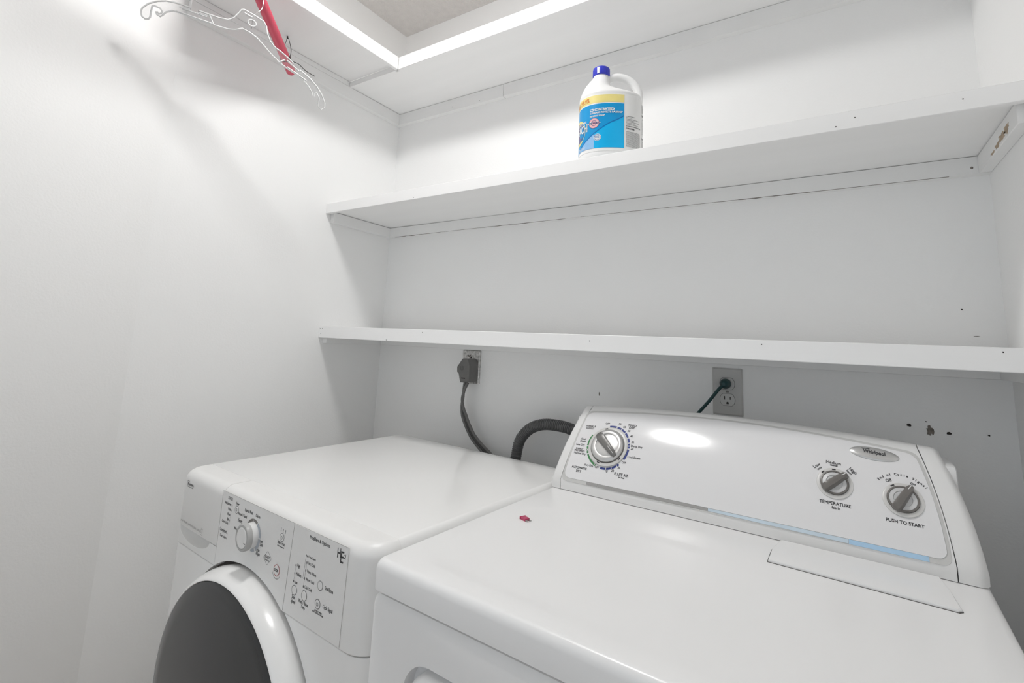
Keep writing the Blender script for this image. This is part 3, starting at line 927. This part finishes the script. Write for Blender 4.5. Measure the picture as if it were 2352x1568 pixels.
DTEXT = [
    ('WRINKLE', 0.0572, 0.6959, 0.0807, 0.6946),
    ('SHIELD', 0.0591, 0.664, 0.0781, 0.6631),
    ('OFF', 0.1023, 0.7515, 0.1125, 0.7493),
    ('TIMED', 0.1563, 0.7576, 0.1757, 0.7476),
    ('DRY', 0.1603, 0.724, 0.1733, 0.7207),
    ('70', 0.1339, 0.7611, 0.1395, 0.7583),
    ('60', 0.1465, 0.7265, 0.1522, 0.7242),
    ('50', 0.1593, 0.6811, 0.1648, 0.6775),
    ('40', 0.1679, 0.6192, 0.1735, 0.6163),
    ('30', 0.1742, 0.5474, 0.1796, 0.5435),
    ('20', 0.1759, 0.4686, 0.1821, 0.4645),
    ('Damp Dry', 0.175, 0.5028, 0.2006, 0.4988),
    ('Cool Down', 0.1729, 0.3717, 0.2011, 0.3698),
    ('OFF', 0.1629, 0.2978, 0.172, 0.2997),
    ('10', 0.13, 0.171, 0.1355, 0.1703),
    ('20', 0.1432, 0.1906, 0.1493, 0.1892),
    ('30', 0.1564, 0.2373, 0.1618, 0.2322),
    ('FLUFF AIR', 0.1516, 0.1636, 0.183, 0.1606),
    ('no heat', 0.1615, 0.1388, 0.1751, 0.1377),
    ('OFF', 0.1045, 0.1987, 0.1136, 0.1977),
    ('Very Dry', 0.0784, 0.2084, 0.1004, 0.1982),
    ('AUTOMATIC', 0.0499, 0.1571, 0.0864, 0.1529),
    ('DRY', 0.0625, 0.1141, 0.0748, 0.1181),
    ('Cool', 0.0551, 0.5139, 0.0659, 0.5124),
    ('Down', 0.0544, 0.4849, 0.0678, 0.4834),
    ('Less Dry', 0.0468, 0.4354, 0.0678, 0.4349),
    ('ENERGY', 0.049, 0.3836, 0.067, 0.3834),
    ('PREFERRED', 0.0464, 0.3565, 0.0715, 0.3608),
    ('Normal Dry', 0.0472, 0.3281, 0.076, 0.3229),
    ('Low', 0.5178, 0.584, 0.5265, 0.6271),
    ('knits', 0.523, 0.5719, 0.5287, 0.6012),
    ('Medium', 0.535, 0.6522, 0.557, 0.6609),
    ('casual', 0.541, 0.6347, 0.552, 0.6403),
    ('High', 0.5681, 0.6338, 0.5775, 0.5894),
    ('heavy', 0.5645, 0.6134, 0.5718, 0.5777),
    ('TEMPERATURE', 0.5247, 0.2826, 0.5695, 0.2793),
    ('fabric', 0.5424, 0.2484, 0.5545, 0.2477),
    ('Off', 0.6203, 0.5768, 0.6283, 0.597),
    ('On', 0.652, 0.5999, 0.6588, 0.5893),
    ('PUSH TO START', 0.6159, 0.2365, 0.6637, 0.2438),
]
WTEXT = [
    ('STATUS', 0.2342, 0.2524, 0.8982),
    ('Add Garment', 0.2226, 0.2494, 0.8879),
    ('Wash', 0.2385, 0.2497, 0.8785),
    ('Rinse', 0.2387, 0.2491, 0.8692),
    ('Spin', 0.239, 0.2467, 0.8598),
    ('Control Lock', 0.2195, 0.2454, 0.8522),
    ('Completed', 0.2152, 0.2438, 0.8351),
    ('Door Locked', 0.2195, 0.2435, 0.8251),
    ('Power', 0.269, 0.2811, 0.8952),
    ('Express Wash', 0.3051, 0.3357, 0.8908),
    ('Delicate', 0.347, 0.3629, 0.8903),
    ('Normal / Casual', 0.2813, 0.3146, 0.8794),
    ('Heavy', 0.2825, 0.2996, 0.8669),
    ('Whites', 0.271, 0.2845, 0.8506),
    ('Rinse', 0.3688, 0.3802, 0.852),
    ('& Spin', 0.3681, 0.3823, 0.8461),
    ('Drain', 0.3608, 0.3733, 0.8349),
    ('& Spin', 0.3618, 0.3758, 0.8284),
    ('START', 0.3938, 0.4104, 0.8323),
    ('hold to start', 0.3948, 0.4103, 0.8283),
    ('Stain Treat', 0.43, 0.4538, 0.8657),
    ('hold three seconds', 0.4304, 0.4521, 0.8612),
    ('STOP', 0.4301, 0.4434, 0.8196),
    ('Modifiers & Options', 0.5266, 0.5823, 0.8969),
    ('Auto Temp Control', 0.5206, 0.548, 0.8676),
    ('Hot / Cold', 0.528, 0.5479, 0.8571),
    ('Warm / Warm', 0.5271, 0.5533, 0.8448),
    ('Warm / Cold', 0.5262, 0.5495, 0.8326),
    ('Cold / Cold', 0.5245, 0.5455, 0.82),
    ('High', 0.4977, 0.5066, 0.845),
    ('Medium', 0.4971, 0.5123, 0.8323),
    ('Low', 0.4953, 0.5033, 0.8192),
    ('Spin', 0.4913, 0.5005, 0.7951),
    ('Speed', 0.4894, 0.5025, 0.7885),
    ('Wash / Rinse', 0.5111, 0.5387, 0.7954),
    ('Temp', 0.5198, 0.531, 0.7891),
    ('2nd Rinse', 0.5802, 0.6015, 0.8344),
    ('Cycle Signal', 0.5786, 0.6042, 0.8074),
    ('press to select', 0.558, 0.5777, 0.7975),
    ('and hold for chime', 0.5525, 0.5813, 0.7942),
]
parts = []
for s, x0, x1, z in WTEXT:
    if s == 'START' or s == 'STOP' or s == 'Modifiers & Options':
        parts.append(bold(lambda ox, oy: text_on(surf, s, (x0 + ox, z - .0012 + oy), (x1 + ox, z - .0012 + oy), 1.15), .0002))
    else:
        small = len(s) > 14 and s != 'Normal / Casual' and s != 'Auto Temp Control'
        parts.append(bold(lambda ox, oy: text_on(surf, s, (x0 + ox, z - .0012 + oy), (x1 + ox, z - .0012 + oy), 1.5 if not small else 1.2), .00016))
# indicator lamps and their rules
for x, z in ((.2541, .888), (.2525, .8793), (.2515, .8702), (.2508, .8602), (.2496, .8521), (.2469, .835), (.2465, .8256)):
    parts.append(quad2d(surf, x - .0006, x + .0006, z - .0016, z + .0016, 1, 1))
parts.append(line2d(surf, (.2525, .8793), (.2496, .8521), .0003))
for x, z in ((.5246, .8579), (.5234, .8454), (.5222, .8329), (.5212, .8204), (.4943, .8456), (.4931, .8328), (.4919, .8201)):
    parts.append(disc2d(surf, x, z, .0014, 10, 1.5))
parts.append(line2d(surf, (.5246, .8579), (.5212, .8204), .0004))
parts.append(line2d(surf, (.4943, .8456), (.4919, .8201), .0004))
parts.append(line2d(surf, (.5205, .8658), (.5174, .832), .0004))
parts.append(line2d(surf, (.5174, .832), (.5215, .8325), .0004))
for x, z in ((.4371, .8899), (.4448, .8893), (.4525, .8891)):
    parts.append(bold(lambda ox, oy: text_on(surf, '!', (x - .0005 + ox, z - .004 + oy), (x + .0005 + ox, z - .004 + oy), 1.0), .0002))
# rounded diamond around START
dq = [(.4027, .8428), (.4045, .8424), (.4150, .8350), (.4154, .8325), (.4050, .8220), (.4039, .8213), (.4025, .8216), (.3906, .8290), (.3903, .8312), (.4010, .8420)]
parts += [line2d(surf, dq[i], dq[(i + 1) % len(dq)], .0005) for i in range(len(dq))]
# two arcs of small print
for k in range(16):
    a = math.radians(200 + 8.5 * k)
    parts.append(quad2d(surf, .4369 + .0135 * math.cos(a) - .0005, .4369 + .0135 * math.cos(a) + .0005, .8211 + .0135 * math.sin(a) - .0006, .8211 + .0135 * math.sin(a) + .0006, 1, 1))
# maker's badge: boxed italic word
parts += [line2d(surf, a, b, .0009) for a, b in (((.0408, .8838), (.0408, .8955)), ((.0400, .8846), (.0715, .8838)), ((.0712, .8834), (.0712, .8905)), ((.0408, .8955), (.0500, .8955)))]
parts.append(bold(lambda ox, oy: text_on(surf, 'Kenmore', (.0425 + ox, .8872 + oy), (.0695 + ox, .8872 + oy), 1.15, .25), .0004))
# large model mark
parts.append(bold(lambda ox, oy: text_on(surf, 'H', (.6035 + ox, .8875 + oy), (.6120 + ox, .8885 + oy), 1.35, .15), .0003))
parts.append(bold(lambda ox, oy: text_on(surf, 'E', (.6120 + ox, .8820 + oy), (.6195 + ox, .8824 + oy), 1.3, .15), .0003))
parts.append(bold(lambda ox, oy: text_on(surf, '2', (.6212 + ox, .8900 + oy), (.6252 + ox, .8900 + oy), 1.0, .1), .0003))
add('printed_lettering', *join_data(parts), INKGREY, wm)
add('drawer_lettering', *join_data([text_on(surf, 'your laundry, perfectly clean, today', (.0320, .8102), (.1300, .8085), 1.0), ring2d(surf, .1375, .8125, .0035, .0040), line2d(surf, (.134, .806), (.142, .805), .0006), line2d(surf, (.135, .818), (.143, .816), .0005)]), SEAMGREY, wm)
for x, z, r, nm in ((.2735, .8852, .0068, 'power_button'), (.4429, .8762, .0066, 'button'), (.4369, .8211, .0090, 'stop_button'), (.4965, .8075, .0074, 'button'), (.526, .8077, .0076, 'button'), (.567, .8352, .0069, 'button'), (.5646, .8074, .0069, 'button')):
    b = add(nm, *lathe_y([(r * .90, .0002), (r * .90, -.0012), (r * .84, -.0016)], n=28, cx=x, cz=z), PANEL, wm, True, 30)
    add('button_ring', *ring2d(wf(.0012), x, z, r * .93, r * 1.05, n=32), INKRED if nm == 'stop_button' else INKGREY, b)
    if nm == 'button' and abs(x - .5646) < .001 or abs(x - .4429) < .001 or nm == 'power_button':
        add('button_symbol', *ring2d(wf(.0019), x, z, r * .30, r * .42, n=18), INKGREY, b)
    if nm == 'stop_button':
        add('button_lettering', *bold(lambda ox, oy: text_on(wf(.0019), 'STOP', (x - .0062 + ox, z - .002 + oy), (x + .0062 + ox, z - .002 + oy), 1.2), .0003), INK, b)
# cycle knob
KX, KZ = .3449, .8566
kb = add('knob_dial_ring', *lathe_y([(.0285, .0), (.0285, -.0012), (.0230, -.0016), (.0215, -.0010)], n=48, cx=KX, cz=KZ, cap1=False), PANEL, wm, True, 40)
ks = wf(.0018)
add('dial_arc', *join_data([ring2d(ks, KX, KZ, .0232, .0280, 62, 92, 8), ring2d(ks, KX, KZ, .0232, .0280, 95, 150, 12)]), KNOBGREY, kb)
add('dial_arc', *join_data([ring2d(ks, KX, KZ, .0225, .0285, 2, 58, 14), ring2d(ks, KX, KZ, .0225, .0285, -58, -3, 14), ring2d(ks, KX, KZ, .0225, .0285, -95, -66, 8)]), KBLUE, kb)
kn = add('knob', *lathe_y([(.0218, .0), (.0224, -.004), (.0224, -.012), (.0222, -.0125)], n=48, cx=KX, cz=KZ), PLASTIC, wm, True, 40)
add('knob_grip', *lathe_y([(.0222, -.0120), (.0236, -.0130), (.0238, -.0205), (.0226, -.0222), (.0190, -.0224), (.0182, -.0212)], n=48, cx=KX, cz=KZ), KGREY, kn, True, 40)
add('knob_face', *lathe_y([(.0181, -.0205), (.0181, -.0222), (.0172, -.0228)], n=48, cx=KX, cz=KZ), PANEL, kn, True, 30)
add('knob_mark', *quad2d(wf(.0229), KX + .0105, KX + .0160, KZ - .0075, KZ - .0058, 1, 1), INK, kn)
# door: dark gap, ring, glass
add('door_seal', *lathe_y([(.2638, .0205), (.2638, .0195), (.2400, .0195)], n=96, cx=DCX, cz=DCZ), SEAL, wm)
ring = [(.2545, .018), (.2570, .006), (.2572, -.002), (.2558, -.012), (.2535, -.022), (.2495, -.030), (.2462, -.0345), (.2436, -.0368), (.2420, -.0372), (.2412, -.0360), (.2410, -.030)]
ringo = add('door_ring', *lathe_y(ring, n=120, cx=DCX, cz=DCZ, cap1=False), ENAMEL_W, wm, True, 60)
gl = [(.2404, -.032), (.2404, -.0362), (.2380, -.0372)] + [(.238 * (1 - k / 10), -.0372 - .010 * (1 - (1 - k / 10) ** 2)) for k in range(1, 10)]
add('door_glass', *lathe_y(gl, n=96, cx=DCX, cz=DCZ), GLASSDARK, ringo, True, 60)
for x in (.05, WW - .05):
    for y in (.06, .60):
        v, f = lathe_z([(.018, 0.0), (.018, .012), (.008, .014), (.008, .034)], n=16, cx=x, cy=y)
        add('foot', v, f, KNOBGREY, wm, True, 40)

# ---------------------------------------------------------------- dryer
dy = empty('clothes_dryer', (0.897, -0.80, 0.0), math.radians(-2.5))
tag(dy, 'white dryer with a tilted rear console and three knobs, nearest the camera', 'dryer')
TZ = 0.915
DW = 0.735
# cabinet
L = []
for ins, z in ((0.0, .03), (0.0, .852), (.0015, .860), (.005, .8655), (.011, .868)):
    L.append([(x, y, z) for x, y in rrect(-.004 + ins, DW + .004 - ins, .0 + ins, .69 - ins, .012, 5)])
v, f = loft(L)
dcab = add('cabinet', v, f, ENAMEL, dy, True, 35)
def dlocal(x, y, z): return (x, y, z)
lp = rrect(.072, .663, .18, .8095, .045, 8)
v, f = loft([[(x, -.03, z) for x, z in lp], [(x, .020, z) for x, z in lp]])
cut = add('cutter', v, f, None)
cut.location = dy.location; cut.rotation_euler = dy.rotation_euler
bpy.context.view_layer.update()
boolean(dcab, cut)
L = []
for ins, y in ((0.0, .0195), (0.0, .004), (.002, -.002), (.006, -.006), (.013, -.0078)):
    L.append([(x, y, z) for x, z in rrect(.081 + ins, .654 - ins, .189 + ins, .8005 - ins, .040 - ins * .5, 8)])
v, f = loft(L)
add('door', v, f, ENAMEL, dy, True, 35)
box('lid_gasket', .006, DW - .006, .010, .68, .866, .876, SEAM, dy)
# lid with a shallow dished top
L = []
for ins, z in ((.003, .8735), (0.0, .8750), (0.0, .9025), (.0012, .9080), (.0040, .9125), (.0080, .9146), (.0120, .9150)):
    L.append([(x, y, z) for x, y in rrect(0.0 + ins, DW - ins, -.006 + ins, .690 - ins, .014, 6)])
for ins, z, r in ((.036, .9150, .05), (.042, .9147, .05), (.052, .9134, .05), (.060, .9128, .05), (.066, .9126, .05)):
    L.append([(x, y, z) for x, y in rrect(ins, DW - ins, -.006 + ins, .372 - (ins - .036), r, 6)])
v, f = loft(L)
add('lid', v, f, ENAMEL, dy, True, 35)
# lint screen cover
lp = [(.4625, .383), (.684, .3785), (.6885, .384), (.6835, .440), (.676, .4905), (.466, .4905), (.4605, .440)]
cx_ = sum(p[0] for p in lp) / 7; cy_ = sum(p[1] for p in lp) / 7
sc2 = lambda k, dyy=0: [(cx_ + (a - cx_) * k, cy_ + (b - cy_) * k + dyy) for a, b in lp]
prism('lint_gap', sc2(1.012, -.0012), lambda a, b: (a, b, TZ - .002), lambda a, b: (a, b, TZ + .0003), SEAM, dy)
v, f = loft([[(a, b, TZ) for a, b in lp], [(a, b, TZ + .0022) for a, b in lp], [(a, b, TZ + .0040) for a, b in sc2(.985)]])
add('lint_screen_cover', v, f, ENAMEL, dy, True, 25)

# console -- side profile swept along the width
A0 = (.494, .021); SVV = (.104, .151); SL = .1834; NVV = (-.8236, .5672)
def cf(lx, s, off=0.0):
    b = .010 * (1 - (2 * s - 1) ** 2) + off
    k = .0125 * (1 - (2 * (lx - .055) / .612 - 1) ** 2) * s / SL
    return Vector((lx, A0[0] + SVV[0] * (s + k) + NVV[0] * b, TZ + A0[1] + SVV[1] * (s + k) + NVV[1] * b))
gl_ = lambda s: .028 + .024 * s
gr_ = lambda s: .697 - .014 * s - .016 * s * s
ol_ = lambda s: .0005 + .029 * s
or_ = lambda s: .733 - .014 * s - .022 * s * s
SS = [i / 14 for i in range(15)]
def column(fx, drop):
    pts = [Vector((fx(0), A0[0] + .0005 + drop, TZ + .0012)), Vector((fx(0), A0[0] + drop, TZ + .012))]
    for s in SS:
        pts.append(cf(fx(s), s, -drop))
    e = cf(fx(1), 1, -drop)
    pts += [e + Vector((0, .006, .0028)), e + Vector((0, .016, .0030)), e + Vector((0, .032, -.004)), Vector((fx(1), .655, TZ + .12)), Vector((fx(0), .660, TZ + .002))]
    return pts
def sweep(name, cols, mat_, parent, ang=35):
    n = len(cols[0])
    v, f = loft(cols)
    return add(name, v, f, mat_, parent, True, ang)
con = sweep('console', [column(lambda s, u=u: gl_(s) + .0008 + (gr_(s) - gl_(s) - .0016) * u, 0.0) for u in [i / 30 for i in range(31)]], PLASTIC, dy)
ws = (0.0, .04, .10, .18, .28, .40, .7, 1.0)
dr_ = lambda w: .013 * max(0.0, 1 - w / .40) ** 2.2
sweep('console_end_cap', [column(lambda s, w=w: ol_(s) + (gl_(s) - .0006 - ol_(s)) * w, dr_(w)) for w in ws], PLASTIC, dy)
sweep('console_end_cap', [column(lambda s, w=w: or_(s) + (gr_(s) + .0006 - or_(s)) * w, dr_(w)) for w in ws], PLASTIC, dy)
box('rear_housing', .02, .716, .585, .682, TZ - .002, TZ + .150, ENAMEL, dy, .006, 2)

def face_rows(s0, s1, x0, x1, off, r=.014, bow=.0, nx=30):
    """rounded sheet on the console face, x0/x1 functions of s"""
    hs = (s1 - s0) * SL
    ts = [0, .0012, .003, .006, .010, r]
    ys = ts + [r + (hs - 2 * r) * k / 8 for k in range(1, 8)] + [hs - t for t in reversed(ts)]
    v, f = [], []
    for y in ys:
        t = min(y, hs - y)
        ins = r - math.sqrt(max(0, r * r - (r - t) ** 2)) if t < r else 0
        for i in range(nx + 1):
            u = i / nx
            s = s0 + (s1 - s0 + bow * (1 - (2 * u - 1) ** 2)) * y / hs
            a, b = x0(s) + ins, x1(s) - ins
            v.append(cf(a + (b - a) * u, s, off))
    for j in range(len(ys) - 1):
        for i in range(nx):
            q = j * (nx + 1) + i
            f.append((q, q + 1, q + nx + 2, q + nx + 1))
    return v, f
fl_ = lambda s: .0345 + .0195 * s
fr_ = lambda s: .688 - .005 * s - .026 * s * s
t0, tf = face_rows(-.004, .940, lambda s: fl_(s) - .0050, lambda s: fr_(s) + .0045, .0006, .012, .040)
t1, _ = face_rows(-.004, .940, lambda s: fl_(s) - .0050, lambda s: fr_(s) + .0045, -.0010, .012, .040)
add('face_border', *sheet(t0, tf, t1), TRIMGREY, con, True, 30)
t0, tf = face_rows(.034, .912, fl_, fr_, .0016, .013, .045)
t1, _ = face_rows(.034, .912, fl_, fr_, -.0005, .013, .045)
plate = add('face_plate', *sheet(t0, tf, t1), PLATE, con, True, 30)
def strip(name, xa, xb, m_, lo0, hi0, lo1, hi1):  # reflection in the lower bevel painted as grey to blue strips
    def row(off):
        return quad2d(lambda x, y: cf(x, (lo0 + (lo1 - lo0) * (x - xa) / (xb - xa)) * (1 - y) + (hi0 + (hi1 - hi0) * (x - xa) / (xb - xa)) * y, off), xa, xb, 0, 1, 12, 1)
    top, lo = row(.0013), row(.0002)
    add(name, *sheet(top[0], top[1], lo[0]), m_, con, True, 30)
strip('painted_reflection', .092, .118, REFLGREY, .002, .034, .001, .034); strip('painted_reflection', .1188, .150, REFLGREY, .001, .034, .000, .034); strip('painted_reflection', .1508, .345, REFLGREY, .000, .034, .008, .031)
strip('painted_reflection', .3455, .5645, REFLPALE, .008, .031, -.001, .031); strip('painted_reflection', .5650, .6655, REFLBLUE, -.004, .032, -.004, .033)

fs = lambda off: (lambda x, y: cf(x, y / SL, off))
F2 = fs(.0019)
parts = []
for s, x0, s0, x1, s1 in DTEXT:
    y0, y1 = s0 * SL, s1 * SL
    if abs(s1 - s0) < .012: y0 = y1 = (y0 + y1) / 2
    big = s in ('TEMPERATURE', 'PUSH TO START', 'AUTOMATIC', 'FLUFF AIR', 'TIMED', 'DRY')
    parts.append(bold(lambda ox, oy: text_on(F2, s, (x0 + ox, y0 + oy), (x1 + ox, y1 + oy), 1.05), .00028 if big else .0002))
# curved line of letters over the right knob
msg = 'End of Cycle Signal'
kc = (.641, .4525 * SL)
span = (math.radians(143), math.radians(37))
for i, ch in enumerate(msg):
    if ch == ' ': continue
    a = span[0] + (span[1] - span[0]) * (i + .5) / len(msg)
    text2d(ch); wch = _tw[ch] * .0056
    cxp, cyp = kc[0] + .0385 * math.cos(a), kc[1] + .0385 * math.sin(a)
    tx, ty = math.sin(a), -math.cos(a)
    parts.append(bold(lambda ox, oy: text_on(F2, ch, (cxp - tx * wch / 2 + ox, cyp - ty * wch / 2 + oy), (cxp + tx * wch / 2 + ox, cyp + ty * wch / 2 + oy), 1.0), .00025))
add('printed_lettering', *join_data(parts), INK, con)
# coloured timer arcs
DC = (.1233, .4667 * SL)
blue, green = [], []
tick = 1.4
bl = [101, 78.7, 63.6, 48.2, 31.2, 16.7, 8.9, 1.1, -29.8]
for a, b in zip(bl, bl[1:]): blue.append(ring2d(F2, DC[0], DC[1], .0457, .0500, a - tick, b + tick, 8))
bl = [-98.8, -82, -67, -52.2, -44]
for a, b in zip(bl, bl[1:]): blue.append(ring2d(F2, DC[0], DC[1], .0457, .0500, a + tick, b - tick * .6, 8))
for a, b in ((152, 184), (187, 192), (200, 205.5), (209, 243), (244.5, 247.5)): green.append(ring2d(F2, DC[0], DC[1], .0457, .0496, a, b, 8))
green.append(ring2d(F2, DC[0] + .0475 * math.cos(math.radians(196)), DC[1] + .0475 * math.sin(math.radians(196)), .0017, .0027, n=16))
add('timer_arc_blue', *join_data(blue), INKBLUE, con)
add('timer_arc_green', *join_data(green), INKGREEN, con)

def kframe(cx, s):
    o = cf(cx, s, .0016)
    return o, Vector((1, 0, 0)), Vector((0, SVV[0], SVV[1])).normalized(), Vector((0, NVV[0], NVV[1])).normalized()
def kplace(data, fr, rot=0.0):
    o, X, Y, Z = fr
    c, s = math.cos(rot), math.sin(rot)
    return [o + X * (p[0] * c - p[1] * s) + Y * (p[0] * s + p[1] * c) + Z * p[2] for p in data[0]], data[1]
def bar_data(x0, x1, w0, w1, h0, h1, z0):
    """arched grip bar, narrower at the pointer end"""
    v, f = [], []
    n = 12
    loops = []
    for i in range(n + 1):
        t = i / n
        x = x0 + (x1 - x0) * t
        w = w0 + (w1 - w0) * t
        w *= (1 - (2 * t - 1) ** 8 * .35)
        h = (h0 + (h1 - h0) * t) * (1 - (2 * t - 1) ** 6 * .45)
        loops.append([(x, -w, z0), (x, -w * .96, z0 + h * .5), (x, -w * .72, z0 + h * .92), (x, 0, z0 + h), (x, w * .72, z0 + h * .92), (x, w * .96, z0 + h * .5), (x, w, z0)])
    return loft(loops)

fr = kframe(.1233, .4667)
dial = add('timer_dial', *kplace(lathe_z([(.0452, -.0005), (.0452, .0015), (.0440, .0022), (.0392, .0024), (.0388, .0010)], 56), fr), RINGP, con, True, 40)
add('dial_ring', *kplace(lathe_z([(.0390, .0005), (.0388, .0032), (.0376, .0034), (.0372, .0010)], 56), fr), KNOBGREY, dial, True, 40)
add('dial_cap', *kplace(lathe_z([(.0371, .0005), (.0371, .0060), (.0350, .0085), (.0300, .0098), (.0262, .0092), (.0255, .0080), (.0235, .0085), (.0180, .0092), (.008, .0095)], 56), fr), CHROME, dial, True, 40)
add('dial_bar', *kplace(bar_data(-.0315, .0340, .0110, .0062, .0150, .0100, .0070), fr, math.radians(-40.7)), KNOBBAR, dial, True, 35)
add('dial_pointer', *kplace(quad2d(lambda x, y: (x, y, .0205 - (x - .01) * .18), .010, .031, -.0005, .0005, 1, 1), fr, math.radians(-40.7)), LABELW, dial)
for a in (107, -36, 254):
    add('dial_mark', *kplace(quad2d(lambda x, y: (x, y, .0027), .0400, .0425, -.0032, .0032, 1, 1), fr, math.radians(a)), INK, dial)

def small_knob(cx, s, r, rot, marks):
    fr = kframe(cx, s)
    k = add('selector_knob', *kplace(lathe_z([(r * 1.30, -.0005), (r * 1.29, .0010), (r * 1.20, .0018), (r * 1.02, .0018), (r * 1.0, .0010)], 44), fr), RINGP, con, True, 40)
    add('knob_ring', *kplace(lathe_z([(r, .0005), (r * .99, .0052), (r * .88, .0056), (r * .87, .0015)], 44), fr), KNOBGREY, k, True, 40)
    add('knob_base', *kplace(lathe_z([(r * .865, .0005), (r * .865, .0046), (r * .60, .0052), (r * .57, .0042), (r * .2, .0042)], 44), fr), SILVERP, k, True, 40)
    add('knob_bar', *kplace(bar_data(-r * 1.06, r * 1.22, r * .36, r * .26, .0145, .0120, .0020), fr, math.radians(rot)), KNOBGREY, k, True, 35)
    add('knob_pointer', *kplace(quad2d(lambda x, y: (x, y, .0150 - (x - r * .72) * .35), r * .72, r * 1.10, -.0006, .0006, 1, 1), fr, math.radians(rot)), LABELW, k)
    for a in marks:
        add('knob_mark', *kplace(quad2d(lambda x, y: (x, y, .0021), r * 1.10, r * 1.20, -.0028, .0028, 1, 1), fr, math.radians(a)), INK, k)
small_knob(.5475, .475, .0208, 43, (135, 92))
small_knob(.6405, .444, .0211, 60, (121,))

# oval maker's badge
oB = (.6058, .8350 * SL)
def oval(off, k, n=40):
    return [fs(off)(oB[0] + .0352 * k * math.cos(2 * math.pi * i / n), oB[1] + .0122 * k * math.sin(2 * math.pi * i / n)) for i in range(n)]
v, f = loft([oval(.0014, 1.0), oval(.0026, 1.0), oval(.0036, .93), oval(.0042, .75), oval(.0045, .4)])
badge = add('oval_badge', v, f, CHROME, con, True, 40)
B2 = fs(.0049)
add('badge_lettering', *join_data([bold(lambda ox, oy: text_on(B2, 'Whirlpool', (.5905 + ox, .8260 * SL + oy), (.6215 + ox, .8260 * SL + oy), 1.25), .0005),
    under(lambda x, y: B2(x, y), lambda x: oB[1] + .0060 + .0006 * math.sin((x - .589) * 120), lambda x: oB[1] + .0071 + .0006 * math.sin((x - .589) * 120), .5885, .600, 8)]), INK, badge)
add('badge_flourish', *join_data([line2d(B2, (.5985, oB[1] - .0005), (.600, oB[1] - .0068), .0003), line2d(B2, (.600, oB[1] - .0068), (.6095, oB[1] - .0022), .0003)]), KGREY, badge)
